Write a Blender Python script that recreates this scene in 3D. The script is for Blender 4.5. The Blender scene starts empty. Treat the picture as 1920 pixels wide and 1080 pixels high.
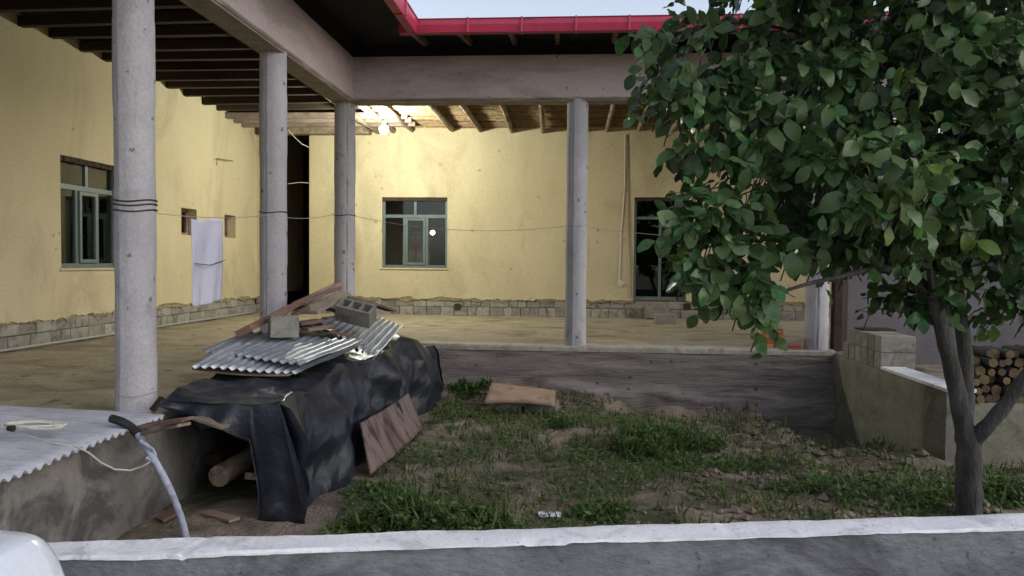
import bpy, bmesh, math, random
import numpy as np
from mathutils import Vector, Matrix, noise
random.seed(7); rng = np.random.default_rng(7)
R = math.radians
sc = bpy.context.scene
COL = sc.collection
# ------------------------------------------------------------------ camera, world, sun, exposure
FPX = 1450.0
YAW, PITCH, ROLL = math.atan(112/FPX), math.atan(49/FPX), 0.009
CZ = 1.95                      # eye height above the yard
cam_d = bpy.data.cameras.new('camera'); cam = bpy.data.objects.new('camera', cam_d); COL.objects.link(cam)
cam_d.sensor_width = 36; cam_d.lens = 36*FPX/1920; cam_d.clip_start = 0.05; cam_d.clip_end = 600
CR = Matrix.Rotation(YAW, 3, 'Z') @ Matrix.Rotation(R(90)-PITCH, 3, 'X') @ Matrix.Rotation(ROLL, 3, 'Z')
cam.matrix_world = Matrix.Translation((0, 0, CZ)) @ CR.to_4x4()
sc.camera = cam
SUN_EL, SUN_AZ = 30.0, 112.0
w = bpy.data.worlds.new('World'); sc.world = w; w.use_nodes = True
wn = w.node_tree.nodes; wl = w.node_tree.links
sky = wn.new('ShaderNodeTexSky'); sky.sky_type = 'NISHITA'; sky.sun_disc = False
sky.sun_elevation = R(SUN_EL); sky.sun_rotation = R(SUN_AZ); sky.air_density = 1.0; sky.dust_density = 1.5; sky.ozone_density = 2.0
hs = wn.new('ShaderNodeHueSaturation'); hs.inputs['Saturation'].default_value = 0.5
wl.new(sky.outputs[0], hs.inputs['Color']); wl.new(hs.outputs[0], wn['Background'].inputs[0])
wn['Background'].inputs[1].default_value = 0.09
sun_d = bpy.data.lights.new('sun', 'SUN'); sun_d.energy = 0.02; sun_d.angle = R(40); sun_d.color = (1, .93, .85)
sun = bpy.data.objects.new('sun', sun_d); COL.objects.link(sun)
a, e = R(SUN_AZ), R(SUN_EL)
sdir = Vector((math.sin(a)*math.cos(e), math.cos(a)*math.cos(e), math.sin(e)))
sun.rotation_euler = sdir.to_track_quat('Z', 'Y').to_euler(); sun.location = (0, -20, 20)
sc.view_settings.view_transform = 'Standard'; sc.view_settings.look = 'None'
sc.view_settings.exposure = 1.4; sc.view_settings.gamma = 1; sc.view_settings.use_curve_mapping = False
LAMP_E = 680.0

def ray(px, py): return (CR @ Vector(((px-960)/FPX, (540-py)/FPX, -1)))
def onX(px, py, X): d = ray(px, py); t = X/d.x; return Vector((X, d.y*t, CZ+d.z*t))
def onY(px, py, Y): d = ray(px, py); t = Y/d.y; return Vector((d.x*t, Y, CZ+d.z*t))
def onZ(px, py, Z): d = ray(px, py); t = (Z-CZ)/d.z; return Vector((d.x*t, d.y*t, Z))

# ------------------------------------------------------------------ helpers
def tag(o, label=None, cat=None, group=None, kind=None):
    if label: o['label'] = label
    if cat: o['category'] = cat
    if group: o['group'] = group
    if kind: o['kind'] = kind
    return o
def empty(name, loc=(0, 0, 0), rz=0, **k):
    o = bpy.data.objects.new(name, None); COL.objects.link(o); o.location = loc; o.rotation_euler = (0, 0, rz)
    o.empty_display_size = .1
    return tag(o, **k)
def link(name, me, parent=None, loc=None, rot=None):
    o = bpy.data.objects.new(name, me); COL.objects.link(o)
    if parent: o.parent = parent
    if loc is not None: o.location = loc
    if rot is not None: o.rotation_euler = rot
    return o
class MB:
    def __init__(s): s.v = []; s.f = []
    def add(s, vs, fs):
        n = len(s.v); s.v += [tuple(p) for p in vs]; s.f += [tuple(i+n for i in f) for f in fs]; return s
    def box(s, x0, x1, y0, y1, z0, z1, M=None):
        vs = [Vector(p) for p in ((x0,y0,z0),(x1,y0,z0),(x1,y1,z0),(x0,y1,z0),(x0,y0,z1),(x1,y0,z1),(x1,y1,z1),(x0,y1,z1))]
        if M: vs = [M @ p for p in vs]
        return s.add(vs, [(0,3,2,1),(4,5,6,7),(0,1,5,4),(1,2,6,5),(2,3,7,6),(3,0,4,7)])
    def bar(s, p0, p1, w, h, up=Vector((0,0,1)), w1=None, h1=None):
        p0, p1 = Vector(p0), Vector(p1); d = (p1-p0).normalized(); sx = d.cross(up).normalized(); uz = sx.cross(d)
        w1 = w1 or w; h1 = h1 or h; vs = []
        for p, ww, hh in ((p0, w, h), (p1, w1, h1)):
            for a, b in ((-1,-1),(1,-1),(1,1),(-1,1)): vs.append(p+sx*a*ww/2+uz*b*hh/2)
        return s.add(vs, [(0,1,2,3),(7,6,5,4),(0,4,5,1),(1,5,6,2),(2,6,7,3),(3,7,4,0)])
    def tube(s, pts, r, n=8, caps=True, jit=0):
        pts = [Vector(p) for p in pts]; m = len(pts); rs = r if hasattr(r, '__len__') else [r]*m
        n0 = len(s.v); prev = None
        for i, p in enumerate(pts):
            d = (pts[min(i+1, m-1)]-pts[max(i-1, 0)]).normalized()
            if prev is None: a = d.cross(Vector((0.13, .27, 1)) if abs(d.z) < .9 else Vector((1, 0.1, 0))).normalized()
            else: a = (prev-d*prev.dot(d)).normalized()
            prev = a; b = d.cross(a)
            for k in range(n):
                t = 2*math.pi*k/n; rr = rs[i]*(1+random.uniform(-jit, jit)); s.v.append(tuple(p+(a*math.cos(t)+b*math.sin(t))*rr))
        for i in range(m-1):
            for k in range(n):
                A = n0+i*n+k; B = n0+i*n+(k+1) % n; s.f.append((A, B, B+n, A+n))
        if caps:
            s.f.append(tuple(n0+k for k in range(n))[::-1]); s.f.append(tuple(n0+(m-1)*n+k for k in range(n)))
        return s
    def mesh(s, name, mat, smooth=False, bevel=0, seg=1):
        me = bpy.data.meshes.new(name); me.from_pydata(s.v, [], s.f)
        if bevel:
            bm = bmesh.new(); bm.from_mesh(me); bmesh.ops.recalc_face_normals(bm, faces=bm.faces)
            bmesh.ops.bevel(bm, geom=list(bm.edges), offset=bevel, segments=seg, affect='EDGES'); bm.to_mesh(me); bm.free()
        if mat: me.materials.append(mat)
        if smooth:
            me.polygons.foreach_set('use_smooth', [True]*len(me.polygons))
            try: me.set_sharp_from_angle(angle=R(40))
            except Exception: pass
        me.update(); return me
    def build(s, name, mat, parent=None, smooth=False, bevel=0, seg=1, **k):
        return tag(link(name, s.mesh(name, mat, smooth, bevel, seg), parent), **k)
def grid_mb(P, nu, nv):
    """P(i,j) -> point, i<nu, j<nv"""
    m = MB()
    m.v = [tuple(P(i, j)) for i in range(nu) for j in range(nv)]
    m.f = [(i*nv+j, (i+1)*nv+j, (i+1)*nv+j+1, i*nv+j+1) for i in range(nu-1) for j in range(nv-1)]
    return m
def solid(o, t, off=0):
    md = o.modifiers.new('solid', 'SOLIDIFY'); md.thickness = t; md.offset = off; return o
def N3(x, y, z=0, s=1): return noise.noise(Vector((x*s, y*s, z*s)))
def FB(x, y, z=0, s=1, o=4): return noise.fractal(Vector((x*s, y*s, z*s)), 0.8, 2.1, o)

# ------------------------------------------------------------------ materials
def surf(name, c1, c2, scale=3, rough=.85, bump=.3, bscale=60, c3=None, c3scale=1.2, c3amt=.5, stretch=(1,1,1), rand=0, metal=0, spec=.3, island=0, bdist=.01, sheen=0, detail=6, spots=0, spscale=6, spcol=(.05,.04,.035)):
    m = bpy.data.materials.new(name); m.use_nodes = True; nt = m.node_tree; n = nt.nodes; l = nt.links
    b = n['Principled BSDF']; b.inputs['Roughness'].default_value = rough; b.inputs['Metallic'].default_value = metal
    b.inputs['Specular IOR Level'].default_value = spec
    tc = n.new('ShaderNodeTexCoord'); mp = n.new('ShaderNodeMapping'); mp.inputs['Scale'].default_value = stretch
    l.new(tc.outputs['Object'], mp.inputs[0]); vec = mp.outputs[0]
    oi = n.new('ShaderNodeObjectInfo')
    if rand:
        ad = n.new('ShaderNodeVectorMath'); ad.operation = 'MULTIPLY_ADD'; ad.inputs[1].default_value = (37, 17, 29)
        l.new(oi.outputs['Random'], ad.inputs[0]); l.new(vec, ad.inputs[2]); vec = ad.outputs[0]
    def noi(s, d=detail, r=.6, dist=0.3):
        x = n.new('ShaderNodeTexNoise'); x.inputs['Scale'].default_value = s; x.inputs['Detail'].default_value = d
        x.inputs['Roughness'].default_value = r; x.inputs['Distortion'].default_value = dist; l.new(vec, x.inputs['Vector']); return x
    def ramp(src, a, bb):
        r = n.new('ShaderNodeMapRange'); r.inputs[1].default_value = a; r.inputs[2].default_value = bb; l.new(src, r.inputs[0]); return r.outputs[0]
    def mix(f, a, bb, mode='MIX'):
        x = n.new('ShaderNodeMix'); x.data_type = 'RGBA'; x.blend_type = mode
        if hasattr(f, 'links'): l.new(f, x.inputs[0])
        else: x.inputs[0].default_value = f
        for i, q in ((6, a), (7, bb)):
            if hasattr(q, 'links'): l.new(q, x.inputs[i])
            else: x.inputs[i].default_value = (*q, 1)
        return x.outputs[2]
    n1 = noi(scale); col = mix(ramp(n1.outputs[0], .32, .68), c1, c2)
    if c3 is not None:
        n2 = noi(c3scale, 5, .65, .8); hi = .62-.25*c3amt
        col = mix(ramp(n2.outputs[0], hi, hi+.14), col, c3)
    nf = noi(bscale, 3)
    col = mix(.35, col, mix(ramp(nf.outputs[0], .3, .7), (.35, .35, .35), (.68, .68, .68)), 'OVERLAY')
    if spots:
        vo = n.new('ShaderNodeTexVoronoi'); vo.inputs['Scale'].default_value = spscale; l.new(tc.outputs['Object'], vo.inputs['Vector'])
        wv = n.new('ShaderNodeVectorMath'); wv.operation = 'MULTIPLY_ADD'; wv.inputs[1].default_value = (.05, .05, .05); l.new(nf.outputs[1], wv.inputs[0]); l.new(tc.outputs['Object'], wv.inputs[2]); l.new(wv.outputs[0], vo.inputs['Vector'])
        sp = n.new('ShaderNodeSeparateColor'); l.new(vo.outputs['Color'], sp.inputs[0])
        th = n.new('ShaderNodeMapRange'); th.inputs[1].default_value = 1-spots; th.inputs[2].default_value = 1.0; th.inputs[3].default_value = 0; th.inputs[4].default_value = .26; l.new(sp.outputs[0], th.inputs[0])
        lt = n.new('ShaderNodeMath'); lt.operation = 'LESS_THAN'; l.new(vo.outputs['Distance'], lt.inputs[0]); l.new(th.outputs[0], lt.inputs[1])
        fm_ = n.new('ShaderNodeMath'); fm_.operation = 'MULTIPLY'; fm_.inputs[1].default_value = .75; l.new(lt.outputs[0], fm_.inputs[0])
        col = mix(fm_.outputs[0], col, spcol)
    if rand or island:
        src = oi.outputs['Random']
        if island: g = n.new('ShaderNodeNewGeometry'); src = g.outputs['Random Per Island']
        amt = rand or island
        hsv = n.new('ShaderNodeHueSaturation'); r = n.new('ShaderNodeMapRange'); r.inputs[3].default_value = 1-amt; r.inputs[4].default_value = 1+amt
        l.new(src, r.inputs[0]); l.new(r.outputs[0], hsv.inputs['Value']); l.new(col, hsv.inputs['Color']); col = hsv.outputs[0]
        if island:
            wn2 = n.new('ShaderNodeTexWhiteNoise'); wn2.noise_dimensions = '1D'; l.new(src, wn2.inputs['W'])
            r2 = n.new('ShaderNodeMapRange'); r2.inputs[3].default_value = .47; r2.inputs[4].default_value = .53
            l.new(wn2.outputs[0], r2.inputs[0]); l.new(r2.outputs[0], hsv.inputs['Hue'])
    l.new(col, b.inputs['Base Color'])
    if bump:
        bu = n.new('ShaderNodeBump'); bu.inputs['Strength'].default_value = bump; bu.inputs['Distance'].default_value = bdist
        s = n.new('ShaderNodeMath'); s.operation = 'ADD'; l.new(nf.outputs[0], s.inputs[0])
        n3 = noi(bscale*.2, 5); l.new(n3.outputs[0], s.inputs[1]); l.new(s.outputs[0], bu.inputs['Height']); l.new(bu.outputs[0], b.inputs['Normal'])
    return m
def leafmat(name, c1, c2, tr=.3, rough=.5, amt=.35):
    m = surf(name, c1, c2, 30, rough, .25, 90, island=amt, spec=.35, bdist=.003)
    nt = m.node_tree; n = nt.nodes; l = nt.links; b = n['Principled BSDF']
    t = n.new('ShaderNodeBsdfTranslucent'); mx = n.new('ShaderNodeMixShader'); mx.inputs[0].default_value = tr
    src = b.inputs['Base Color'].links[0].from_socket; l.new(src, t.inputs[0])
    l.new(b.outputs[0], mx.inputs[1]); l.new(t.outputs[0], mx.inputs[2]); l.new(mx.outputs[0], n['Material Output'].inputs[0])
    return m
M = {}
M['yellow'] = surf('yellow_plaster', (.485,.41,.255), (.55,.47,.305), 1.6, .9, .28, 70, c3=(.42,.35,.225), c3scale=.9, c3amt=.4, stretch=(1,1,.45), spots=.14, spscale=7, spcol=(.3,.24,.14))
M['mud'] = surf('ragged_mortar', (.20,.15,.08), (.34,.27,.16), 14, .95, .8, 60)
M['block'] = surf('concrete_block', (.26,.245,.205), (.35,.325,.275), 9, .95, .9, 110, c3=(.18,.165,.135), c3scale=5, rand=.2)
M['column'] = surf('column_concrete', (.36,.345,.36), (.44,.42,.435), 3.0, .88, .3, 55, c3=(.29,.27,.275), c3scale=3.4, c3amt=.22, stretch=(1,1,.75), spots=.35, spscale=9, spcol=(.12,.11,.11))
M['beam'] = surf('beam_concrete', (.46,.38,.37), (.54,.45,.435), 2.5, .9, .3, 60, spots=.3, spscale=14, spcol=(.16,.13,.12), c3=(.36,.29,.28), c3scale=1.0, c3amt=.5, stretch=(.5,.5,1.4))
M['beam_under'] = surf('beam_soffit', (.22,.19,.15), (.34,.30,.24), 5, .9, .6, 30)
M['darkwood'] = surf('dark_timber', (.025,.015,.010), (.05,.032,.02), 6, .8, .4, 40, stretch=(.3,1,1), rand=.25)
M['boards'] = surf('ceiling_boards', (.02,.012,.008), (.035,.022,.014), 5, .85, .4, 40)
M['log'] = surf('peeled_log', (.20,.15,.10), (.36,.29,.20), 8, .85, .6, 50, c3=(.13,.09,.06), c3scale=6, stretch=(1,.25,1), rand=.2)
M['stick'] = surf('brushwood', (.14,.09,.05), (.30,.21,.11), 12, .9, .5, 60, island=.45)
M['red'] = surf('red_painted_metal', (.43,.03,.075), (.52,.04,.095), 3, .4, .08, 60, spec=.5, c3=(.28,.03,.05), c3scale=3, c3amt=.3)
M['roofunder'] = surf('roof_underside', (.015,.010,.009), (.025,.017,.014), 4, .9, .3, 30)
M['frame'] = surf('green_window_frame', (.09,.125,.12), (.12,.16,.15), 5, .45, .1, 60, spec=.5)
M['rot'] = surf('dark_rough_wood', (.03,.022,.016), (.07,.05,.035), 12, .95, .8, 50)  # near-black rough wood tone of the lintels, hook and hole fills
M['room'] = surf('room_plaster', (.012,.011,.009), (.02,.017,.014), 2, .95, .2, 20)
M['retain'] = surf('retaining_concrete', (.21,.18,.165), (.32,.28,.26), 4, .95, .9, 30, c3=(.15,.12,.115), c3scale=2.2, c3amt=.4, stretch=(.3,.3,3.2), bdist=.03, spots=.5, spscale=7, spcol=(.06,.05,.045))
M['lip'] = surf('concrete_lip', (.33,.30,.25), (.42,.39,.33), 5, .9, .5, 40, c3=(.25,.21,.16), c3scale=3)
M['earthfloor'] = surf('packed_earth_floor', (.30,.25,.17), (.43,.37,.26), 2.6, .97, .9, 45, c3=(.23,.185,.12), c3scale=1.4, c3amt=.45, stretch=(.8,1.2,1), bdist=.03, spots=.4, spscale=5, spcol=(.12,.09,.06))
M['soil'] = surf('yard_soil', (.19,.14,.105), (.36,.29,.225), 3.2, .98, 1.0, 28, c3=(.075,.08,.04), c3scale=1.0, c3amt=.6, bdist=.03)
M['tarp'] = surf('black_plastic_sheet', (.011,.013,.02), (.022,.025,.036), 3, .38, .6, 16, spec=.55, c3=(.05,.055,.07), c3scale=2.4, c3amt=.25, bdist=.012)
M['galv'] = surf('galvanised_iron', (.36,.38,.41), (.52,.54,.57), 7, .45, .2, 40, metal=.65, c3=(.28,.25,.23), c3scale=3, c3amt=.25, spec=.5)
M['oldsheet'] = surf('weathered_roof_sheet', (.36,.36,.40), (.48,.49,.54), 2, .75, .3, 40, c3=(.34,.33,.34), c3scale=4, c3amt=.5, stretch=(.4,2,1))
M['plank'] = surf('reddish_plank', (.14,.075,.055), (.24,.15,.115), 9, .9, .5, 60, c3=(.30,.21,.17), c3scale=5, stretch=(.25,1,1), rand=.2)
M['greyplank'] = surf('grey_plank', (.22,.17,.13), (.33,.26,.21), 9, .9, .5, 60, c3=(.16,.10,.08), c3scale=4, stretch=(.25,1,1), rand=.2)
M['stained'] = surf('stained_board', (.21,.155,.135), (.29,.215,.185), 4, .85, .4, 50, c3=(.10,.05,.042), c3scale=3.0, c3amt=.5, stretch=(1,1.6,.5))
M['slab'] = surf('earthy_board', (.30,.20,.14), (.40,.28,.20), 4, .9, .5, 50, c3=(.22,.15,.10), c3scale=3)
M['cap'] = surf('whitewashed_cap', (.74,.73,.76), (.82,.81,.83), 3, .8, .45, 40, c3=(.56,.55,.57), c3scale=5, c3amt=.4, spots=.35, spscale=26, spcol=(.4,.39,.39))
M['render'] = surf('grey_cement_render', (.135,.14,.155), (.20,.205,.22), 5, .92, .45, 40, spots=.4, spscale=22, spcol=(.08,.08,.085), c3=(.09,.09,.10), c3scale=2.2, c3amt=.45, stretch=(.6,.6,1.2), bdist=.02)
M['greywall'] = surf('grey_plaster_wall', (.13,.115,.125), (.17,.155,.165), 2, .92, .4, 30, c3=(.11,.10,.105), c3scale=1, c3amt=.5, spots=.2, spscale=8)
M['olive'] = surf('olive_cement', (.18,.175,.13), (.25,.24,.18), 4, .92, .6, 40, c3=(.14,.135,.10), c3scale=3, c3amt=.4)
M['plinthcem'] = surf('dirty_cement', (.17,.16,.145), (.25,.23,.21), 3, .92, .5, 30, c3=(.09,.085,.08), c3scale=2, c3amt=.6)
M['bark'] = surf('grey_bark', (.05,.046,.045), (.10,.093,.088), 9, .95, 1.0, 40, stretch=(1,1,.3), c3=(.06,.055,.05), c3scale=7, bdist=.02)
M['leaf'] = leafmat('tree_leaf', (.040,.090,.027), (.090,.160,.058), .16, .33, .5)
M['leaf2'] = leafmat('young_lit_leaf', (.08,.16,.03), (.12,.22,.04), .3, .45)
M['weed'] = leafmat('weed_leaf', (.075,.145,.04), (.13,.20,.065), .3, .6, .5)
M['weed2'] = leafmat('yellow_green_weed', (.11,.15,.035), (.15,.19,.05), .3, .6, .5)
M['litter'] = surf('dry_leaf', (.22,.17,.11), (.36,.31,.24), 9, .9, .3, 50, island=.5)
M['grass'] = leafmat('grass_blade', (.07,.12,.03), (.11,.15,.04), .25, .6, .5)
M['towel'] = surf('white_towel', (.62,.60,.72), (.70,.68,.78), 5, .95, .6, 220, spec=.1)
M['black'] = surf('black_cable', (.02,.02,.02), (.035,.035,.035), 9, .5, .1, 60)
M['wire'] = surf('grey_wire', (.28,.27,.25), (.36,.34,.31), 9, .5, .1, 60)
M['whitecable'] = surf('pale_cable', (.55,.52,.45), (.65,.62,.55), 9, .6, .1, 60)
M['hose'] = surf('bluish_white_hose', (.38,.40,.50), (.48,.50,.60), 12, .6, .4, 50, c3=(.30,.31,.38), c3scale=9)
M['carpaint'] = surf('white_car_paint', (.66,.70,.78), (.68,.72,.80), 1, .18, 0, 60, spec=.6)
M['rubber'] = surf('rubber', (.015,.015,.015), (.03,.03,.03), 9, .8, .2, 60)
M['brick'] = surf('orange_brick', (.36,.12,.05), (.48,.18,.08), 9, .9, .6, 60, rand=.2)
M['redbox'] = surf('red_tile', (.32,.07,.07), (.42,.12,.10), 9, .7, .3, 60)
M['logend'] = surf('cut_log_end', (.11,.075,.04), (.19,.13,.07), 14, .9, .4, 60, rand=.35)
M['socket'] = surf('pale_plastic', (.55,.53,.48), (.62,.60,.55), 5, .5, .1, 60)
def glassmat(name):
    m = bpy.data.materials.new(name); m.use_nodes = True; nt = m.node_tree; n = nt.nodes; l = nt.links
    n.remove(n['Principled BSDF']); g = n.new('ShaderNodeBsdfGlossy'); g.inputs['Roughness'].default_value = .02
    g.inputs['Color'].default_value = (.9,.9,.9,1)
    t = n.new('ShaderNodeBsdfTransparent'); t.inputs[0].default_value = (.75,.78,.76,1); mx = n.new('ShaderNodeMixShader')
    fr = n.new('ShaderNodeFresnel'); fr.inputs[0].default_value = 1.6
    l.new(fr.outputs[0], mx.inputs[0]); l.new(t.outputs[0], mx.inputs[1]); l.new(g.outputs[0], mx.inputs[2]); l.new(mx.outputs[0], n['Material Output'].inputs[0])
    return m
M['glass'] = glassmat('window_glass')
def emit(name, c, s):
    m = bpy.data.materials.new(name); m.use_nodes = True; b = m.node_tree.nodes['Principled BSDF']
    b.inputs['Emission Color'].default_value = (*c, 1); b.inputs['Emission Strength'].default_value = s; return m
M['bulb'] = emit('lit_bulb', (.97, 1, .86), LAMP_E)

# ------------------------------------------------------------------ main measures
P = .78                       # terrace floor
XL = -7.0                     # face of the left wall
YF = 16.75                    # face of the far wall
XC, YC = -3.28, 10.98         # column lines
EX, EY = -3.10, 10.82         # terrace edges
XR = 3.57                     # left face of the low wall on the right
BB, BT = P+3.43, P+4.04       # beam bottom / top
CEL = P+4.10                  # rafter undersides, left wing
CEB = P+3.95                  # pole undersides, back wing

# ------------------------------------------------------------------ ground
def gz(x, y):
    z = .035*FB(x, y, 0, .8)+.02*FB(x, y, 3, 3.0)
    if -3.2 < x < 4 and 2.5 < y < 11:
        z += .10*math.exp(-((y-10.7)/.5)**2)*(1-max(0, min(1, (x-0)/2.0)))
        z -= .24*math.exp(-((x-1.9)/1.5)**2-((y-10.3)/.7)**2)
        z -= .95*math.exp(-((x-3.2)/.5)**4-((y-9.7)/1.05)**4)
        z += .03*math.exp(-((x-2.3)/.4)**2-((y-9.2)/.8)**2)
        z += .08*math.exp(-((x-3.2)/.6)**2-((y-7.6)/.5)**2)
        z += .11*FB(x, y, 8, 2.4)*math.exp(-((x-2.6)/1.2)**2-((y-9)/1.5)**2)*2
        z += .10*math.exp(-((y-10.75)/.22)**2)*(.8+FB(x, 2, 0, 1.6))*(1 if x < 2.6 else 0)
        z += .03
    return z
def axis(lo, hi, step, far):
    a = list(np.arange(lo, hi+1e-6, step)); out = [lo-d for d in far[::-1]]+a+[hi+d for d in far]; return out
FAR = [.4, 1.2, 3, 8, 20, 60, 180]
gx = axis(-4, 7, .07, FAR); gy = axis(2, 11.2, .07, FAR)
g = grid_mb(lambda i, j: (gx[i], gy[j], gz(gx[i], gy[j]) if (-4.5 < gx[i] < 8 and 1.5 < gy[j] < 12) else -.03), len(gx), len(gy))
g.build('ground', M['soil'], smooth=True, kind='structure')

# ------------------------------------------------------------------ terrace floor and retaining wall
def floor_piece(name, x0, x1, y0, y1):
    nx, ny = int((x1-x0)/.12)+1, int((y1-y0)/.12)+1
    def p(i, j):
        x = x0+(x1-x0)*i/(nx-1); y = y0+(y1-y0)*j/(ny-1)
        return (x, y, P-.012+.014*FB(x, y, 5, 1.2)+.006*FB(x, y, 1, 5))
    return grid_mb(p, nx, ny).build(name, M['earthfloor'], smooth=True, kind='structure')
floor_piece('terrace_floor', XL+.02, EX-.28, 5.5, YF+6)
floor_piece('terrace_floor', EX-.28, 6.5, EY+.30, YF+.1)
def wall_face(name, mat, p0, p1, z0, z1, disp, parent, foot=0, n_per=16):
    """a rough vertical face from p0 to p1 (xy), with outward normal to the right of p0->p1"""
    L = (Vector(p1)-Vector(p0)).length; d = (Vector(p1)-Vector(p0))/L; nrm = Vector((d.y, -d.x))
    nu = max(4, int(L*n_per)); nv = max(4, int((z1-z0)*n_per*1.6))
    def p(i, j):
        s = L*i/(nu-1); z = z0+(z1-z0)*j/(nv-1)
        o = disp*FB(s, z*3.0, 9+p0[0], 1.7)
        if foot: o += .006*(int(z/.13+.02*math.sin(s*2)) % 2)+.012*abs(FB(s*3, z*14, 1, 1.0))
        if foot:
            k = 1/(1+math.exp((z-(.30-.03*s+.07*N3(s, 0, 4, 1.5)))*60)); o += foot*k*(1+.5*FB(s, z, 2, 3))
        o -= .02 if j == nv-1 else 0
        q = Vector(p0)+d*s+nrm*o
        return (q.x, q.y, z)
    return grid_mb(p, nu, nv).build(name, mat, parent, smooth=True)
rw = empty('retaining_wall', (0, EY, 0), label='dark stained concrete retaining wall under the terrace edge, behind the weedy yard', cat='retaining wall')
def reparent(o, p): o.parent = p; o.location = -Vector(p.location); return o
reparent(wall_face('wall_face', M['retain'], (EX, EY), (XR+.02, EY), -.5, P-.06, .02, None, foot=.10), rw)
m = MB(); m.box(EX-.28, XR+.3, EY+.012, EY+.34, -.6, P-.07); reparent(m.build('core', M['retain']), rw)
m = grid_mb(lambda i, j: (EX+(XR+.02-EX)*i/120, [EY-.018, EY-.022, EY-.006, EY+.16, EY+.36, EY+.365][j]+.006*N3(i*.4, j), [P-.075, P-.02, P+.0, P+.003, P-.004, P-.05][j]+.004*N3(i*.5, j, 3)), 121, 6)
reparent(m.build('lip', M['lip'], smooth=True), rw)
rs = empty('retaining_wall', (EX, 6, 0), label='grimy cement side wall of the left terrace wing, under the old roof sheet', cat='retaining wall')
reparent(wall_face('wall_face', M['plinthcem'], (EX, 2.95), (EX, EY), -.5, P-.04, .012, None), rs)
m = MB(); m.box(EX-.28, EX-.012, 2.95, EY-.01, -.6, P-.05); reparent(m.build('core', M['plinthcem']), rs)
m = MB(); m.box(XL-1, EX-.285, 5.3, 5.499, -.6, P-.03); reparent(m.build('end_core', M['plinthcem']), rs)
m = MB(); m.box(EX-.30, EX+.008, 5.62, EY-.03, P-.06, P+.004); reparent(m.build('lip', M['lip'], bevel=.006), rs)

# ------------------------------------------------------------------ the house
house = empty('house', (XL, YF, P), label='unfinished yellow plastered house with round columns round two sides of the terrace', cat='house')
def H(o): o.parent = house; o.location = o.location-house.location; return o
def wall_open(axis_, c, a0, a1, z0, z1, thick, holes, mat, name):
    """wall with face at coordinate c on axis_ ('x' or 'y'); thickness goes away from the yard; holes (a0,a1,z0,z1)"""
    As = sorted({a0, a1, *[h[0] for h in holes], *[h[1] for h in holes]}); Zs = sorted({z0, z1, *[h[2] for h in holes], *[h[3] for h in holes]})
    sgn = -1 if axis_ == 'x' else 1
    def pt(a, z, t): return (c+sgn*t, a, z) if axis_ == 'x' else (a, c+sgn*t, z)
    m = MB(); inh = lambda a, z: any(h[0] < a < h[1] and h[2] < z < h[3] for h in holes)
    for i in range(len(As)-1):
        for j in range(len(Zs)-1):
            A, B, C, D = As[i], As[i+1], Zs[j], Zs[j+1]
            if inh((A+B)/2, (C+D)/2): continue
            for t in (0, thick): m.add([pt(A, C, t), pt(B, C, t), pt(B, D, t), pt(A, D, t)], [(0, 1, 2, 3)])
    for A, B, C, D in holes:
        for q in (((A, C), (A, D)), ((B, C), (B, D)), ((A, C), (B, C)), ((A, D), (B, D))):
            m.add([pt(*q[0], 0), pt(*q[1], 0), pt(*q[1], thick), pt(*q[0], thick)], [(0, 1, 2, 3)])
    for A, B in ((a0, a0), (a1, a1)): m.add([pt(A, z0, 0), pt(A, z1, 0), pt(A, z1, thick), pt(A, z0, thick)], [(0, 1, 2, 3)])
    m.add([pt(a0, z0, 0), pt(a1, z0, 0), pt(a1, z0, thick), pt(a0, z0, thick)], [(0, 1, 2, 3)])
    m.add([pt(a0, z1, 0), pt(a1, z1, 0), pt(a1, z1, thick), pt(a0, z1, thick)], [(0, 1, 2, 3)])
    return m.build(name, mat)
PZ = P+.38
# openings read off the photograph
a_, b_ = onX(115, 503, XL), onX(115, 290, XL); LW = (a_.y, a_.y+1.38, a_.z, b_.z)
a_, b_ = onX(340, 440, XL), onX(340, 389, XL); V1 = (a_.y, onX(369, 440, XL).y, a_.z, b_.z)
a_, b_ = onX(421, 445, XL), onX(421, 402, XL); V2 = (a_.y, onX(442, 445, XL).y, a_.z, b_.z)
a_, b_ = onY(716, 502, YF), onY(839, 370, YF); FW = (a_.x, b_.x, a_.z, b_.z)
a_, b_ = onY(1187, 569, YF), onY(1290, 370, YF); FD = (a_.x, b_.x, a_.z, b_.z)
GAPX = onY(580, 400, YF).x; GAPL = onY(500, 400, YF).x
TOPZ = P+4.3
wl_ = H(wall_open('x', XL, 2.0, YF+3, PZ, TOPZ, .35, [LW, V1, V2], M['yellow'], 'wall'))
wf_ = H(wall_open('y', YF, GAPX, 6.6, PZ, TOPZ, .35, [FW, (FD[0], FD[1], PZ+.001, FD[3])], M['yellow'], 'wall'))
wc_ = H(wall_open('y', YF, XL, GAPL, PZ, TOPZ, .35, [], M['yellow'], 'wall'))
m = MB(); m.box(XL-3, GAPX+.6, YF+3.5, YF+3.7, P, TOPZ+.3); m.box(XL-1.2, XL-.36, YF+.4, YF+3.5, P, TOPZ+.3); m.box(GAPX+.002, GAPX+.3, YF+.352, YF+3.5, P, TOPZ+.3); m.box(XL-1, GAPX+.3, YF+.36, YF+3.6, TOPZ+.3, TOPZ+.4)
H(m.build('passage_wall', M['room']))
def S(o, parent):  # sub-part of a house part that sits at the house origin offset
    o.parent = parent; o.location = o.location-house.location-parent.location; return o
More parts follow.
